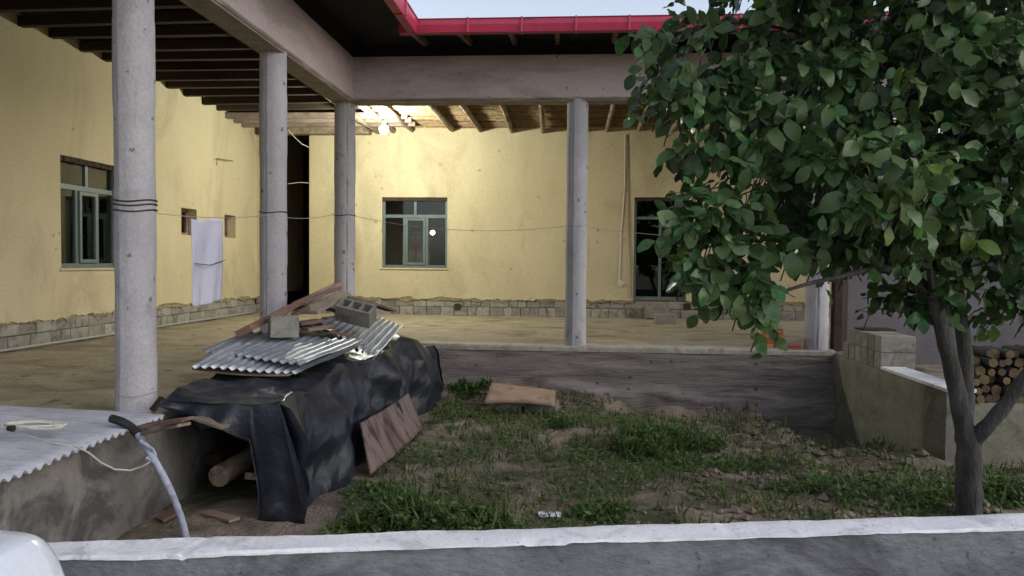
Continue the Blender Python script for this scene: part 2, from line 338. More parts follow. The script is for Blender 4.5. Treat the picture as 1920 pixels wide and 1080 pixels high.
# ragged plaster hem + exposed block plinth
def hem(axis_, c, a0, a1, seed, parent, skip=()):
    n = int((a1-a0)/.035); sgn = 1 if axis_ == 'x' else -1
    for nm, mat_, t, lo, amp, th in (('plaster_edge', M['yellow'], .022, PZ-.02, .05, 0), ('mortar_edge', M['mud'], .012, PZ-.06, .05, 1)):
        m = MB()
        for i in range(n+1):
            a = a0+(a1-a0)*i/n; z = lo+amp*FB(a, seed+th*7, 0, 2.6)+random.uniform(-.012, .012)
            tt = t+.006*random.random()
            for (o, zz) in ((0.002, PZ+.004), (t, PZ+.02 if th == 0 else PZ-.002), (tt, z), (-.03, z+.004)):
                m.v.append((c+sgn*o, a, zz) if axis_ == 'x' else (a, c+sgn*o, zz))
        for i in range(n):
            for k in range(3): m.f.append((i*4+k, (i+1)*4+k, (i+1)*4+k+1, i*4+k+1))
        S(m.build(nm, mat_), parent)
hem('x', XL, 2.0, YF, 1, wl_); hem('y', YF, GAPX, FD[0], 2, wf_); hem('y', YF, FD[1], 6.6, 3, wf_); hem('y', YF, XL, GAPL, 5, wc_)
blockmesh = {}
def blockm(L, Hh=.19, D=.2):
    k = (round(L, 2), round(Hh, 2))
    if k not in blockmesh:
        m = MB(); m.box(-k[0]/2+.005, k[0]/2-.005, -D/2, D/2, 0.004, k[1]-.005); me = m.mesh('block', M['block'], bevel=.006)
        blockmesh[k] = me
    return blockmesh[k]
def plinth(axis_, c, a0, a1, parent, widths, seed):
    rr = random.Random(seed); sgn = -1 if axis_ == 'x' else 1
    for row, (z, hh) in enumerate(((P-.02, .2), (P+.18, .17))):
        a = a0+rr.uniform(-.1, 0)
        while a < a1-.05:
            L = rr.choice(widths[row]); L = min(L, a1-a)
            if L < .08: break
            if not (row == 1 and rr.random() < .06):
                o = link('block', blockm(L, hh), None); off = .1+rr.uniform(-.004, .012)
                o.location = (c+sgn*off, a+L/2, z+rr.uniform(-.004, .004)) if axis_ == 'x' else (a+L/2, c+sgn*off, z+rr.uniform(-.004, .004))
                o.rotation_euler = (0, 0, (R(90) if axis_ == 'x' else 0)+rr.uniform(-.01, .01)); S(o, parent)
            a += L
    m = MB()
    if axis_ == 'x': m.box(c-.34, c-.045, a0, a1, P-.1, PZ-.002)
    else: m.box(a0, a1, c+.045, c+.34, P-.1, PZ-.002)
    S(m.build('plinth_core', M['mud']), parent)
plinth('x', XL, 5.0, YF, wl_, ((.4, .4, .2), (.4, .3)), 1)
plinth('y', YF, GAPX, FD[0]-.02, wf_, ((.19, .19, .2, .3), (.4, .3, .2)), 2)
plinth('y', YF, FD[0]-.02, 6.5, wf_, ((.4, .2, .3), (.4, .4)), 3)
plinth('y', YF, XL, GAPL, wc_, ((.2, .3), (.4, .3)), 4)
# rooms behind the openings
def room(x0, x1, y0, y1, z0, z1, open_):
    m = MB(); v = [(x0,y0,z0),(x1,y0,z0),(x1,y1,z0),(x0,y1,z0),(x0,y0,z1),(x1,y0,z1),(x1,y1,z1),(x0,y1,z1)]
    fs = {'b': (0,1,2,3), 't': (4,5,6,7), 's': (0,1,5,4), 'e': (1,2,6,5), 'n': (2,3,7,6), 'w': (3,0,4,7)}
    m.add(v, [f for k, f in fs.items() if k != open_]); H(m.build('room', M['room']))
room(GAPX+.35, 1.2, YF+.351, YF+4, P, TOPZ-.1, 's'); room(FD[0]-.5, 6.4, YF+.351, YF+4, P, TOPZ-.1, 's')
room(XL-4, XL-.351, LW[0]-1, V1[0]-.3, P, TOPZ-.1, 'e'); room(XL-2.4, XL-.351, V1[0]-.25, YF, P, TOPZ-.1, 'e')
# windows
def window(axis_, c, hole, name='window', door=False, label=None):
    a0, a1, z0, z1 = hole; Wd, Hh = a1-a0, z1-z0; root = empty(name)
    if axis_ == 'y': root.location = (a0, c+.10, z0)
    else: root.location = (c-.10, a0, z0); root.rotation_euler = (0, 0, R(90))
    # local x along wall, local -y towards the viewer for axis y ; for axis x (rotated 90) local -y -> +x
    t = .055
    fr = MB()
    def bx(m, x0, x1, zz0, zz1, d=.05, y=0): m.box(x0, x1, y-d/2, y+d/2, zz0, zz1)
    bx(fr, 0.002, t, 0.002, Hh-.07); bx(fr, Wd-t, Wd-.002, 0.002, Hh-.07); bx(fr, t, Wd-t, 0.002, t+.01)
    tr = Hh*.735
    parts = []
    if not door:
        m = MB(); bx(m, t, Wd-t, tr-.035, tr+.035); parts.append(('transom', m))
        m = MB(); bx(m, Wd*.5-.028, Wd*.5+.028, tr+.035, Hh-.07); parts.append(('mullion', m))
        for q in (.335, .68): m = MB(); bx(m, Wd*q-.03, Wd*q+.03, t+.01, tr-.035); parts.append(('mullion', m))
        m = MB(); x0, x1 = Wd*.335+.03, Wd*.68-.03
        for q in ((x0, x0+.05, t+.02, tr-.045), (x1-.05, x1, t+.02, tr-.045), (x0+.05, x1-.05, t+.02, t+.07), (x0+.05, x1-.05, tr-.095, tr-.045)): bx(m, *q, .04, -.03)
        parts.append(('sash', m))
        panes = [(t, Wd*.5-.028, tr+.035, Hh-.07), (Wd*.5+.028, Wd-t, tr+.035, Hh-.07), (t, Wd*.335-.03, t+.01, tr-.035), (x0+.05, x1-.05, t+.07, tr-.095), (Wd*.68+.03, Wd-t, t+.01, tr-.035)]
    else:
        tr = Hh*.8
        m = MB(); bx(m, t, Wd-t, tr-.03, tr+.03); parts.append(('transom', m))
        m = MB(); bx(m, Wd*.5-.03, Wd*.5+.03, t+.01, tr-.03); parts.append(('mullion', m))
        panes = [(t, Wd-t, tr+.03, Hh-.07), (t, Wd*.5-.03, t+.01, tr-.03), (Wd*.5+.03, Wd-t, t+.01, tr-.03)]
    o = fr.build('frame', M['frame'], root)
    for nm, m in parts: m.build(nm, M['frame'], root)
    for k, q in enumerate(panes):
        m = MB(); m.box(q[0]+.001, q[1]-.001, -.003, .003, q[2]+.001, q[3]-.001); po = m.build('pane', M['glass'], root)
        po.location.y = -.02 if k == 3 and not door else .004
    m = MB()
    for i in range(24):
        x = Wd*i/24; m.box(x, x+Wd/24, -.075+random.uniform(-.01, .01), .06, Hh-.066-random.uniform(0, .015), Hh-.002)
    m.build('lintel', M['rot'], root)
    return H(root)
window('y', YF, FW); window('x', XL, LW)
window('y', YF, (FD[0], FD[1], PZ+.003, FD[3]), 'door', True)
for V in (V1, V2):
    root = empty('vent_opening', (XL-.2, V[0], V[2])); root.rotation_euler = (0, 0, R(90)); Wd, Hh = V[1]-V[0], V[3]-V[2]
    m = MB(); m.box(.0+.002, .05, -.03, .03, .002, Hh-.002); m.box(Wd-.05, Wd-.002, -.03, .03, .002, Hh-.002); m.box(.05, Wd-.05, -.03, .03, .002, .05); m.box(.05, Wd-.05, -.03, .03, Hh-.05, Hh-.002)
    m.build('frame', M['plank'], root); m = MB(); m.box(Wd*.45, Wd*.45+.04, -.02, .02, .05, Hh-.05); m.build('mullion', M['plank'], root)
    m = MB(); m.box(.05, Wd-.05, .004, .01, .05, Hh-.05); m.build('pane', M['glass'], root); H(root)
# sills
for hole, ax in ((FW, 'y'), (LW, 'x')):
    m = MB()
    if ax == 'y': m.box(hole[0]-.04, hole[1]+.04, YF-.025, YF+.09, hole[2]-.035, hole[2]-.001)
    else: m.box(XL-.09, XL+.025, hole[0]-.04, hole[1]+.04, hole[2]-.035, hole[2]-.001)
    H(m.build('sill', M['yellow'], bevel=.006))
# dark plates standing for the shade inside small holes under the far wall
for px in (686, 858, 1288):
    q = onY(px, 575, YF); m = MB(); m.box(q.x-.075, q.x+.075, YF-.016, YF-.006, q.z-.065, q.z+.065); m2 = H(m.build('vent_hole_shade', M['rot']))
# columns
def column(px_top, py_top, px_bot, Yd, X, rad, base=P-.02, top=BB+.01, seam=0):
    n = 56; m = MB(); lv = 60
    xb = X; xt = X+(.0)
    for i in range(lv+1):
        t = i/lv; z = base+(top-base)*t
        r = rad*(1+.006*FB(0, z, X, 2.0))
        step = .004 if (int(z/.62) % 2) else 0
        for k in range(n):
            an = 2*math.pi*k/n; rr = r+step+.002*FB(math.cos(an)*2, math.sin(an)*2, z*2+X, 1.5)
            if k == seam*2: rr -= .012*(.6+.4*math.sin(z*9))
            if k in ((seam*2+1) % n, (seam*2+2) % n): rr += .005
            m.v.append((xb+rr*math.cos(an), Yd+rr*math.sin(an), z))
    for i in range(lv):
        for k in range(n):
            A = i*n+k; B = i*n+(k+1) % n; m.f.append((A, B, B+n, A+n))
    return H(m.build('column', M['column'], smooth=True))
COLS = [(XC-.015, 5.62, .142, 19), (XC, 8.30, .143, 20), (XC, YC, .147, 23), (onY(1080, 500, YC).x, YC, .148, 19), (onY(1531, 600, YC).x, YC, .155, 20)]
for X, Y, r, s in COLS: column(0, 0, 0, Y, X, r, seam=s)
# ring beams with fascia, soffit
def beam(p0, p1, wd, z0, z1, name='beam'):
    L = (Vector(p1)-Vector(p0)).length; d = (Vector(p1)-Vector(p0))/L; nr = Vector((d.y, -d.x)); nu = int(L*8)
    prof = [(-wd/2, z1), (-wd/2, z0+.01), (-wd/2+.012, z0), (wd/2-.03, z0+.004), (wd/2, z0+.03), (wd/2, (z0*2+z1)/3), (wd/2, (z0+2*z1)/3), (wd/2, z1)]
    def p(i, j):
        s = L*i/(nu-1); o, z = prof[j]; o += .006*FB(s, z, 4, 1.4); z += .006*FB(s, o*4, 6, 2.2) if j in (1, 2, 3, 4) else 0
        q = Vector(p0)+d*s+nr*o; return (q.x, q.y, z)
    return H(grid_mb(p, nu, len(prof)).build(name, M['beam'], smooth=True))
beam((XC, 1.2), (XC, YC+.14), .33, BB, BT)
beam((XC+.16, YC), (5.4, YC), .33, BB+.002, BT)
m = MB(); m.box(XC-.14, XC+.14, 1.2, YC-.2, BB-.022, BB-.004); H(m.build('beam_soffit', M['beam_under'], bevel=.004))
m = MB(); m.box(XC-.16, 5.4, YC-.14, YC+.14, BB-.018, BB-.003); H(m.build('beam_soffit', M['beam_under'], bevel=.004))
m = MB(); m.box(XC-.15, XC+.14, 1.2, YC+.15, BT-.01, CEL+.24); m.box(XC+.141, 5.4, YC-.14, YC+.1, BT-.01, CEB+.27); H(m.build('beam_light_stop', M['roofunder']))  # added fill blocks lamp light leaking over the beams, blackened like the eave shade
# left wing: squared rafters along x, boards above
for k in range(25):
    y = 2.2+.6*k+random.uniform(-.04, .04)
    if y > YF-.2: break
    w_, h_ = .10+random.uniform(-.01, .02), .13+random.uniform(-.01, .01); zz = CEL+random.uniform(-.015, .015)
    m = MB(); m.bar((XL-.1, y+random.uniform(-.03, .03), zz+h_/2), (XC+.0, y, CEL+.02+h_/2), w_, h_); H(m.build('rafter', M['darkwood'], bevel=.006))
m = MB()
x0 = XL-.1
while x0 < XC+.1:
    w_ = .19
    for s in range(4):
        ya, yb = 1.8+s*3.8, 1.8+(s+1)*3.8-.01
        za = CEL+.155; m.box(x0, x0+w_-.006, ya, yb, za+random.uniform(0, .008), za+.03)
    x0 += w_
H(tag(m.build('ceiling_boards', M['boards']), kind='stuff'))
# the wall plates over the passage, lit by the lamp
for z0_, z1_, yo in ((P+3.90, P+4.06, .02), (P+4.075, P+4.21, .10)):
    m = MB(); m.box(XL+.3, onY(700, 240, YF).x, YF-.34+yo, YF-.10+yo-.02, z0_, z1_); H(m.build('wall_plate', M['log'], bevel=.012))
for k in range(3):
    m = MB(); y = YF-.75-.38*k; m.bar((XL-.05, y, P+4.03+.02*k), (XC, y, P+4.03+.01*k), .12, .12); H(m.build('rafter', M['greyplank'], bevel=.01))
# back wing: peeled poles along y and brushwood
pp = [710, 737, 773, 847, 902, 960, 1018, 1078, 1138, 1198, 1260, 1322, 1385, 1448, 1510]
for i, px in enumerate(pp):
    x = onY(px, 247, YF).x; r = .055+random.uniform(-.012, .012); ts = np.linspace(0, 1, 9)
    bend = random.uniform(-.06, .06)
    pts = [(x+bend*math.sin(t*3.1)+random.uniform(-.008, .008), YC-.12+(YF+.05-YC+.12)*t, CEB+r+.01+.02*math.sin(t*5+i)) for t in ts]
    m = MB(); m.tube(pts, [r*(.85+.3*t)*random.uniform(.93, 1.07) for t in ts], 8); H(m.build('ceiling_pole', M['log'], smooth=True))
m = MB(); y = YC
sr = random.Random(5)
while y < YF+.05:
    x = XC-.1+sr.uniform(-.5, 0)
    while x < 5.2:
        L = sr.uniform(.9, 2.0); r = sr.uniform(.010, .02); z = CEB+.115+sr.uniform(0, .03); dy = sr.uniform(-.07, .07)
        pts = [(x+L*t/3, y+dy*t/3+sr.uniform(-.015, .015), z+sr.uniform(-.01, .01)) for t in range(4)]
        m.tube(pts, r, 4, caps=False); x += L*sr.uniform(.55, .95)
    y += sr.uniform(.022, .04)
H(tag(m.build('brushwood', M['stick']), kind='stuff'))
m = MB(); m.box(XC-.1, 5.4, YC+.12, YF+.3, CEB+.17, CEB+.27); H(m.build('earth_ceiling', M['mud']))
m = MB(); m.box(XL-.3, XC+.1, 1.5, YF+3.2, CEL+.195, CEL+.25); H(m.build('earth_ceiling', M['mud']))
# roof over both wings (valley between them)
GX = onY(767, 62, 9.85); RX, RY = GX.x, 9.85; ZE = GX.z+.10; SL = .13
def roofq(name, t0, t1, mat):
    m = MB(); FX = -10.5; FYy = RY+(RX-FX)
    zl = lambda x: ZE+SL*(RX-x); zb = lambda y: ZE+SL*(y-RY)
    for t in (t0, t1):
        m.add([(RX, 0.6, ZE+t), (RX, RY, ZE+t), (FX, FYy, zl(FX)+t), (FX, .6, zl(FX)+t)], [(0, 1, 2, 3)])
        m.add([(RX, RY, ZE+t), (5.6, RY, ZE+t), (5.6, FYy, zb(FYy)+t), (FX, FYy, zb(FYy)+t)], [(0, 1, 2, 3)])
    def side(pts):
        for a, b in zip(pts, pts[1:]): m.add([Vector(a)+Vector((0, 0, t0)), Vector(b)+Vector((0, 0, t0)), Vector(b)+Vector((0, 0, t1)), Vector(a)+Vector((0, 0, t1))], [(0, 1, 2, 3)])
    side([(RX, .6, ZE), (RX, RY, ZE), (5.6, RY, ZE), (5.6, FYy, zb(FYy)), (FX, FYy, zb(FYy)), (FX, .6, zl(FX)), (RX, .6, ZE)])
    return H(m.build(name, mat))
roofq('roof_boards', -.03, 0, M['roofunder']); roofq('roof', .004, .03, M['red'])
for i in range(11):
    y = 1.2+.68*i; o = MB(); x1 = RX-.04; x0_ = -5.2; o.bar((x1, y, ZE-.075+SL*.04), (x0_, y, ZE-.075+SL*(RX-x0_)), .06, .08); H(o.build('eave_rafter', M['darkwood'], bevel=.004))
for px in (775, 862, 957, 1045, 1155, 1245, 1340, 1440, 1540):
    x = onY(px, 75, RY+.1).x; o = MB(); o.bar((x, RY+.04, ZE-.075), (x+random.uniform(-.08, .08), 13.2, ZE-.075+SL*3.3), .06, .08); H(o.build('eave_rafter', M['plank'], bevel=.004))
def gutter(p0, p1, out):
    prof = [(-.01, .02), (-.01, -.13), (.10, -.13), (.125, -.04), (.125, .02), (.14, .035), (.11, .03), (.11, -.02), (.09, -.11), (0.0, -.11), (0.0, .02)]
    m = MB(); p0, p1, out = Vector(p0), Vector(p1), Vector(out)
    for p in (p0, p1):
        for o, z in prof: m.v.append(tuple(p+out*o+Vector((0, 0, z))))
    n = len(prof); m.f = [(i, (i+1) % n, (i+1) % n+n, i+n) for i in range(n)]+[tuple(range(n)), tuple(range(n, 2*n))[::-1]]
    return H(m.build('gutter', M['red']))
gutter((RX-.11, RY-.01, ZE), (5.6, RY-.01, ZE), (0, -1, 0)); gutter((RX+.01, RY+.02-.13, ZE), (RX+.01, .6, ZE), (1, 0, 0))
def bracket(x, y, rz):
    m = MB(); m.box(-.012, .012, -.146, -.128, -.145, .045); m.box(-.012, .012, -.13, .0, -.145, -.134); o = m.build('gutter_bracket', M['red'], bevel=.003); o.location = (x, y, ZE); o.rotation_euler = (0, 0, rz); H(o)
for px in (775, 877, 978, 1080, 1180, 1284, 1388, 1492): bracket(onY(px, 50, RY-.14).x, RY-.01, 0)
for i in range(11): bracket(RX+.01, 1.0+.8*i, R(90))
# dark timber post beside the last column
m = MB(); m.box(onY(1557, 600, YC+.1).x, onY(1572, 600, YC+.1).x, YC-.05, YC+.1, P-.02, BB-.02); H(m.build('post', M['darkwood'], bevel=.006))

# ------------------------------------------------------------------ lamp and cables
LP = onY(720, 243, 14.3)
lamp = empty('lamp', (LP.x, LP.y, LP.z), label='lit bare bulb glaring under the poles of the back ceiling', cat='lamp')
bm = bmesh.new(); bmesh.ops.create_uvsphere(bm, u_segments=16, v_segments=10, radius=.085); me = bpy.data.meshes.new('bulb'); bm.to_mesh(me); bm.free()
me.materials.append(M['bulb']); me.polygons.foreach_set('use_smooth', [True]*len(me.polygons)); link('bulb', me, lamp)
m = MB(); m.tube([(0, 0, .078), (0, 0, .15)], [.03, .03], 12); m.build('lamp_holder', M['socket'], lamp)
m = MB(); m.tube([(0, 0, .15), (0.01, .01, .2), (0, 0, CEB+.02-LP.z)], .004, 6); m.build('cord', M['whitecable'], lamp)
q = onY(811, 436, YF+1.6); l2 = empty('lamp', q, label='added bulb standing in for the bright spot seen in the right pane of the centre window', cat='lamp')  # no known fitting here; bulb added to give the pane its bright spot
bm = bmesh.new(); bmesh.ops.create_uvsphere(bm, u_segments=12, v_segments=8, radius=.055); me = bpy.data.meshes.new('bulb'); bm.to_mesh(me); bm.free(); me.materials.append(emit('pane_spot_bulb', (1, .95, .8), 14)); link('bulb', me, l2)
m = MB(); m.tube([(0, 0, .05), (0, 0, .09)], .02, 8); m.tube([(0, 0, .09), (0, 0, TOPZ-.15-q.z)], .004, 5); m.build('cord', M['black'], l2)
q = onY(790, 500, YF+2.6); m = MB(); m.box(-.35, .35, -.2, .2, 0, 1.9); o = m.build('cupboard', M['plank'], bevel=.01, label='brown cupboard dimly seen through the centre window', cat='cupboard'); o.location = (q.x-.1, q.y, P)
for sx_ in (-1, 1):
    m = MB(); m.box(sx_*.17-.15, sx_*.17+.15, -.215, -.203, .1, 1.8); m.build('door', M['slab'], o)
def cable(pts, r, mat, name, label, cat, group=None, n=6):
    m = MB(); m.tube(pts, r, n); o = m.build(name, mat, smooth=True); return tag(o, label, cat, group)
def sag(p0, p1, s, n=14): p0, p1 = Vector(p0), Vector(p1); return [p0.lerp(p1, i/n)-Vector((0, 0, s*4*(i/n)*(1-i/n))) for i in range(n+1)]
def wraps(c, r, zs, rr, mat, tilt=.01):
    m = MB()
    for z in zs:
        m.tube([(c[0]+(r+rr*.6)*math.cos(t), c[1]+(r+rr*.6)*math.sin(t), z+tilt*math.sin(t)+.006*math.sin(3*t+z*9)) for t in np.linspace(0, 2*math.pi, 30)], rr, 5)
    return m
Z1 = [onY(247, y, 5.47).z for y in (373, 381, 392)]
tag(wraps((XC-.015, 5.62), .148, Z1, .006, M['black']).build('wire_wrap', M['black'], smooth=True), 'black wire wound three times round the nearest thick column', 'wire')
tag(wraps((XC, 8.30), .15, [onY(513, 396, 8.15).z], .005, 0).build('wire_wrap', M['black'], smooth=True), 'single dark wire turn round the middle column of the left row', 'wire')
tag(wraps((XC, YC), .153, [onY(647, 402, YC-.15).z], .005, 0).build('wire_wrap', M['black'], smooth=True), 'single dark wire turn round the inner corner column', 'wire')
tag(wraps((COLS[3][0], YC), .153, [onY(1080, 422, YC-.15).z], .004, 0).build('wire_wrap', M['wire'], smooth=True), 'thin wire turn round the column left of the tree', 'wire')
tag(wraps((XC-.015, 5.62), .15, [onY(247, 741, 5.47).z], .003, 0).build('wire_wrap', M['wire'], smooth=True), 'thin wire turn near the foot of the nearest thick column', 'wire')
w1 = sag((XC-.16, 5.62, Z1[1]-.02), (XC, 8.15, onY(487, 403, 8.1).z), .05)
cable(w1, .004, M['wire'], 'clothes_line', 'wire clothes line carrying the white towel, between the two left columns', 'clothes line')
cable(sag((XC+.1, 8.42, onY(540, 407, 8.3).z), (XC-.1, YC-.12, onY(630, 402, YC).z), .03), .004, M['wire'], 'clothes_line', 'short bare wire between the middle column and the inner corner column', 'clothes line')
cable(sag((XC+.14, YC, onY(665, 405, YC).z), (COLS[3][0]-.15, YC, onY(1058, 424, YC).z), .13), .0035, M['wire'], 'clothes_line', 'sagging wire across the window between the corner column and the next', 'clothes line')
cable(sag((COLS[3][0]+.15, YC, onY(1102, 427, YC).z), (COLS[4][0]-.15, YC, onY(1510, 450, YC).z), .05), .0035, M['wire'], 'clothes_line', 'wire passing the dark door behind the tree branches', 'clothes line')
# towel
ta, tb = onX(357, 410, XC), onX(415, 413, XC)
def tw(i, j):
    s = i/24; v = j/40; y = ta.y+(tb.y-ta.y)*s; z = ta.z+(tb.z-ta.z)*s
    zz = z-v*.76*(1 if True else 0)-.012*math.sin(s*6); y += (.03*math.sin(v*2.6)-.02*v)*(s-.5)*2
    return (XC+.008+.016*math.sin(s*9+v*2)*min(1, v*3)+.01*math.sin(s*17+v*5)*v, y, zz)
o = grid_mb(tw, 25, 41).build('towel', M['towel'], smooth=True, label='white towel hanging on the wire between the two left columns', cat='towel'); solid(o, .006)
c0, c1 = onX(357, 494, XC), onX(414, 488, XC)
cable([c0+Vector((.04, 0, 0)), c0.lerp(c1, .5)+Vector((.04, 0, -.03)), c1+Vector((.04, 0, 0))], .004, M['black'], 'tie_wire', 'dark wire slung across the middle of the hanging white towel', 'wire')
# wall cables, socket, hook, pipe
q0, q1 = onY(1172, 252, YF-.02), onY(1165, 535, YF-.02)
cable([q0, onY(1171, 350, YF-.02), onY(1164, 440, YF-.02), onY(1162, 500, YF-.02), onY(1161, 527, YF-.02)], .010, M['whitecable'], 'cable', 'pale vertical cable on the yellow wall left of the dark door', 'cable')
cable([onY(1175, 252, YF-.02), onY(1177, 350, YF-.02), onY(1179, 440, YF-.02), onY(1183, 500, YF-.02), onY(1184, 560, YF-.02)], .012, M['mud'], 'cable', 'brown cable running down beside the dark door frame', 'cable')
sk = empty('socket', onY(1163, 531, YF-.02), label='pale electric socket with loose ends below the vertical cable', cat='socket')
m = MB(); m.tube([(0, .02, 0), (0, -.02, 0)], .06, 16); m.build('socket_body', M['socket'], sk, bevel=.004); m = MB(); m.tube([(-.03, -.03, .02), (.05, -.05, -.01), (.09, -.02, .03)], .006, 6); m.build('loose_end', M['whitecable'], sk)
h0, h1, h2 = onX(406, 310, XL+.05), onX(407, 297, XL+.06), onX(437, 302, XL+.1)
cable([h0, h1, h2], .008, M['rot'], 'wall_hook', 'bent iron bar sticking out high on the left yellow wall', 'hook')
cable([onY(541, 244, YF-1), onY(553, 258, YF-1), onY(566, 270, YF-1), onY(579, 276, YF-.4)], .008, M['whitecable'], 'cable', 'white cable drooping across the dark passage near its top', 'cable')
cable([onY(540, 345, YF-.3), onY(560, 342, YF-.3), onY(579, 343, YF-.3)], .007, M['whitecable'], 'cable', 'short white cable across the dark passage at mid height', 'cable')
cable([(XL+.09+.02*math.sin(y*1.3), y, P+.03) for y in np.arange(5, YF-.2, .4)], .018, M['wire'], 'pipe', 'thin pipe lying along the foot of the left yellow wall', 'pipe')
pts = [onX(375, 608, XL+.03), onX(420, 600, XL+.03), onX(450, 585, XL+.03), onX(470, 572, XL+.03)]
cable(pts, .008, M['wire'], 'cable', 'cable climbing the block plinth in the far left corner', 'cable')

# ------------------------------------------------------------------ things on the terrace
def blk(name, loc, rot, label, L=.39, W=.19, Hh=.19, group=None, holes=True, mat='block'):
    m = MB(); m.box(-L/2, L/2, -W/2, W/2, 0, Hh); me = m.mesh(name, M[mat], bevel=.006, seg=1)
    o = link(name, me, None, loc, rot); tag(o, label, 'concrete block', group)
    return o
q = onZ(1247, 607, P+.0); blk('concrete_block', (q.x, q.y, P-.005), (0, 0, .04), 'pale concrete block lying on the terrace floor before the dark door')
q = onZ(1238, 590, P); blk('concrete_block', (FD[0]+.5, YF-.14, P+.0), (0, 0, 0), 'concrete block set as a step under the dark door', L=.5, Hh=.26, W=.22)
q = onZ(1448, 651, P)
for k in range(4):
    for s in (-1, 1):
        m = MB(); m.box(-.055, .055, -.12, .12, 0, .06); o = link('brick', m.mesh('brick', M['brick'], bevel=.004), None, (q.x+s*.062 if k % 2 == 0 else q.x, q.y+(0 if k % 2 == 0 else s*.062), P+.001+k*.066), (0, 0, 0 if k % 2 == 0 else R(90)))
        lv = ['bottom', 'second', 'third', 'top'][k]
        tag(o, f'orange brick in the {lv} layer of the small stack, on its {("left" if s < 0 else "right") if k % 2 == 0 else ("near" if s < 0 else "far")} side', 'brick', 'orange bricks stacked at the terrace edge')
m = MB(); m.box(-.11, .11, -.10, .10, 0, .05); o = link('concrete_block', m.mesh('tile', M['block'], bevel=.005), None, (q.x, q.y, P+.266)); tag(o, 'grey cement lump on top of the orange brick stack', 'concrete block')
q = onZ(1491, 656, P); m = MB(); m.box(-.09, .09, -.06, .06, 0, .075); o = m.build('brick', M['redbox'], bevel=.004, label='single red perforated brick at the terrace edge by the last column', cat='brick'); o.location = (q.x, q.y+.07, P+.004)
m = MB()
for k in range(4): m.tube([(-.06+.04*k, -.0605, .037), (-.06+.04*k, -.0635, .037)], .012, 8)
m.build('hole', M['rot'], o)  # dark discs put the shade of the perforations onto the brick

# ------------------------------------------------------------------ low wall on the right, grey neighbour wall
XW = XR+.26; YN = 7.62
lw = empty('low_wall', (XR, YN, 0), label='low olive cement wall with a pale cap, running back from the tree to the terrace', cat='low wall')
reparent(wall_face('wall_face', M['olive'], (XR, EY+.3), (XR, YN), -.7, P-.03, .012, None), lw)
m = MB(); m.box(XR+.015, XW, YN+.012, EY+.3, -.7, P-.035); reparent(m.build('core', M['olive']), lw)
m = MB(); m.box(XR-.006, XW+.01, YN-.01, 9.2, P-.034, P+.002); reparent(m.build('cap', M['cap'], bevel=.006), lw)
reparent(wall_face('end_face', M['plinthcem'], (XR, YN), (XW, YN), -.7, P-.03, .008, None), lw)
for i, (y, n) in enumerate(((9.32, 2), (9.53, 2), (9.74, 2), (9.95, 2), (10.16, 2), (10.37, 1))):
    for k in range(n):
        if k == 1 and i == 0: pass
        o = blk('concrete_block', (XR+.20, y, P+.001+k*.193-.034), (0, 0, random.uniform(-.02, .02)), '', L=.39, W=.19)
        od = ['nearest', 'second', 'third', 'fourth', 'fifth', 'sixth'][i]
        o['label'] = f'{od} grey block from the pale cap, {"upper" if k else "lower"} layer on the low wall'; o['group'] = 'concrete blocks stacked on the low wall'
m = MB(); m.box(XR+.05, XR+.45, 9.9, 10.2, P+.345+.01, P+.375); o = m.build('board', M['darkwood'], bevel=.003, label='dark flat board lying on the block stack at the end of the low wall', cat='board'); o.location.z = 0
fw2 = empty('low_wall', (XW, YN+.3, 0), label='low rough cement wall behind the trunk of the tree, carrying the firewood', cat='low wall')
reparent(wall_face('wall_face', M['olive'], (XW+.0, YN+.3), (9.5, YN+.3), -.7, P-.18, .015, None), fw2)
m = MB(); m.box(XW+.002, 9.5, YN+.315, YN+.75, -.7, P-.185); reparent(m.build('core', M['olive']), fw2)
gw = MB(); gx0 = onY(1589, 600, 11.1).x; gw.box(gx0, 14, 11.1, 11.35, -.5, P+2.9)
gw.build('neighbour_wall', M['greywall'], label='tall plain grey plaster wall behind the tree', cat='wall')
m = MB(); m.box(gx0+.3, 12, 11.08, 11.1, -.5, P-.3); 
m = MB(); m.box(XW, 9.5, YN+.75, 11.1, -.3, P-.2); m.build('side_ground', M['soil'], kind='structure')
# firewood: logs with their ends to the camera
lm = []
for k in range(4):
    n = random.choice((7, 8, 9)); r = 1; v = [(math.cos(2*math.pi*i/n)*random.uniform(.85, 1.1), math.sin(2*math.pi*i/n)*random.uniform(.85, 1.1)) for i in range(n)]
    m = MB(); m.v = [(a*.05, 0, b*.05) for a, b in v]+[(a*.048, .5, b*.048) for a, b in v]
    m.f = [(i, (i+1) % n, (i+1) % n+n, i+n) for i in range(n)]+[tuple(range(n)), tuple(range(n, 2*n))[::-1]]
    me = m.mesh('firewood_log', M['bark']); me.materials.append(M['logend'])
    for f in me.polygons[n:]: f.material_index = 1
    lm.append(me)
fy = YN+.36; xs0 = onY(1812, 700, fy).x; row = 0; z = P-.185+.045
while row < 6:
    x = xs0+row*.03+(row % 2)*.05
    while x < xs0+1.6:
        s = random.uniform(.65, 1.15); o = link('firewood_log', random.choice(lm), None, (x, fy+random.uniform(-.09, .09)-.0, z+random.uniform(-.012, .012)), (0, random.uniform(0, 6), 0)); o.scale = (s, 1, s)
        tag(o, 'cut round firewood log lying end-on in the stack on the low wall behind the trunk', 'firewood', 'firewood logs stacked on the low wall behind the tree'); x += .103
    z += .088; row += 1

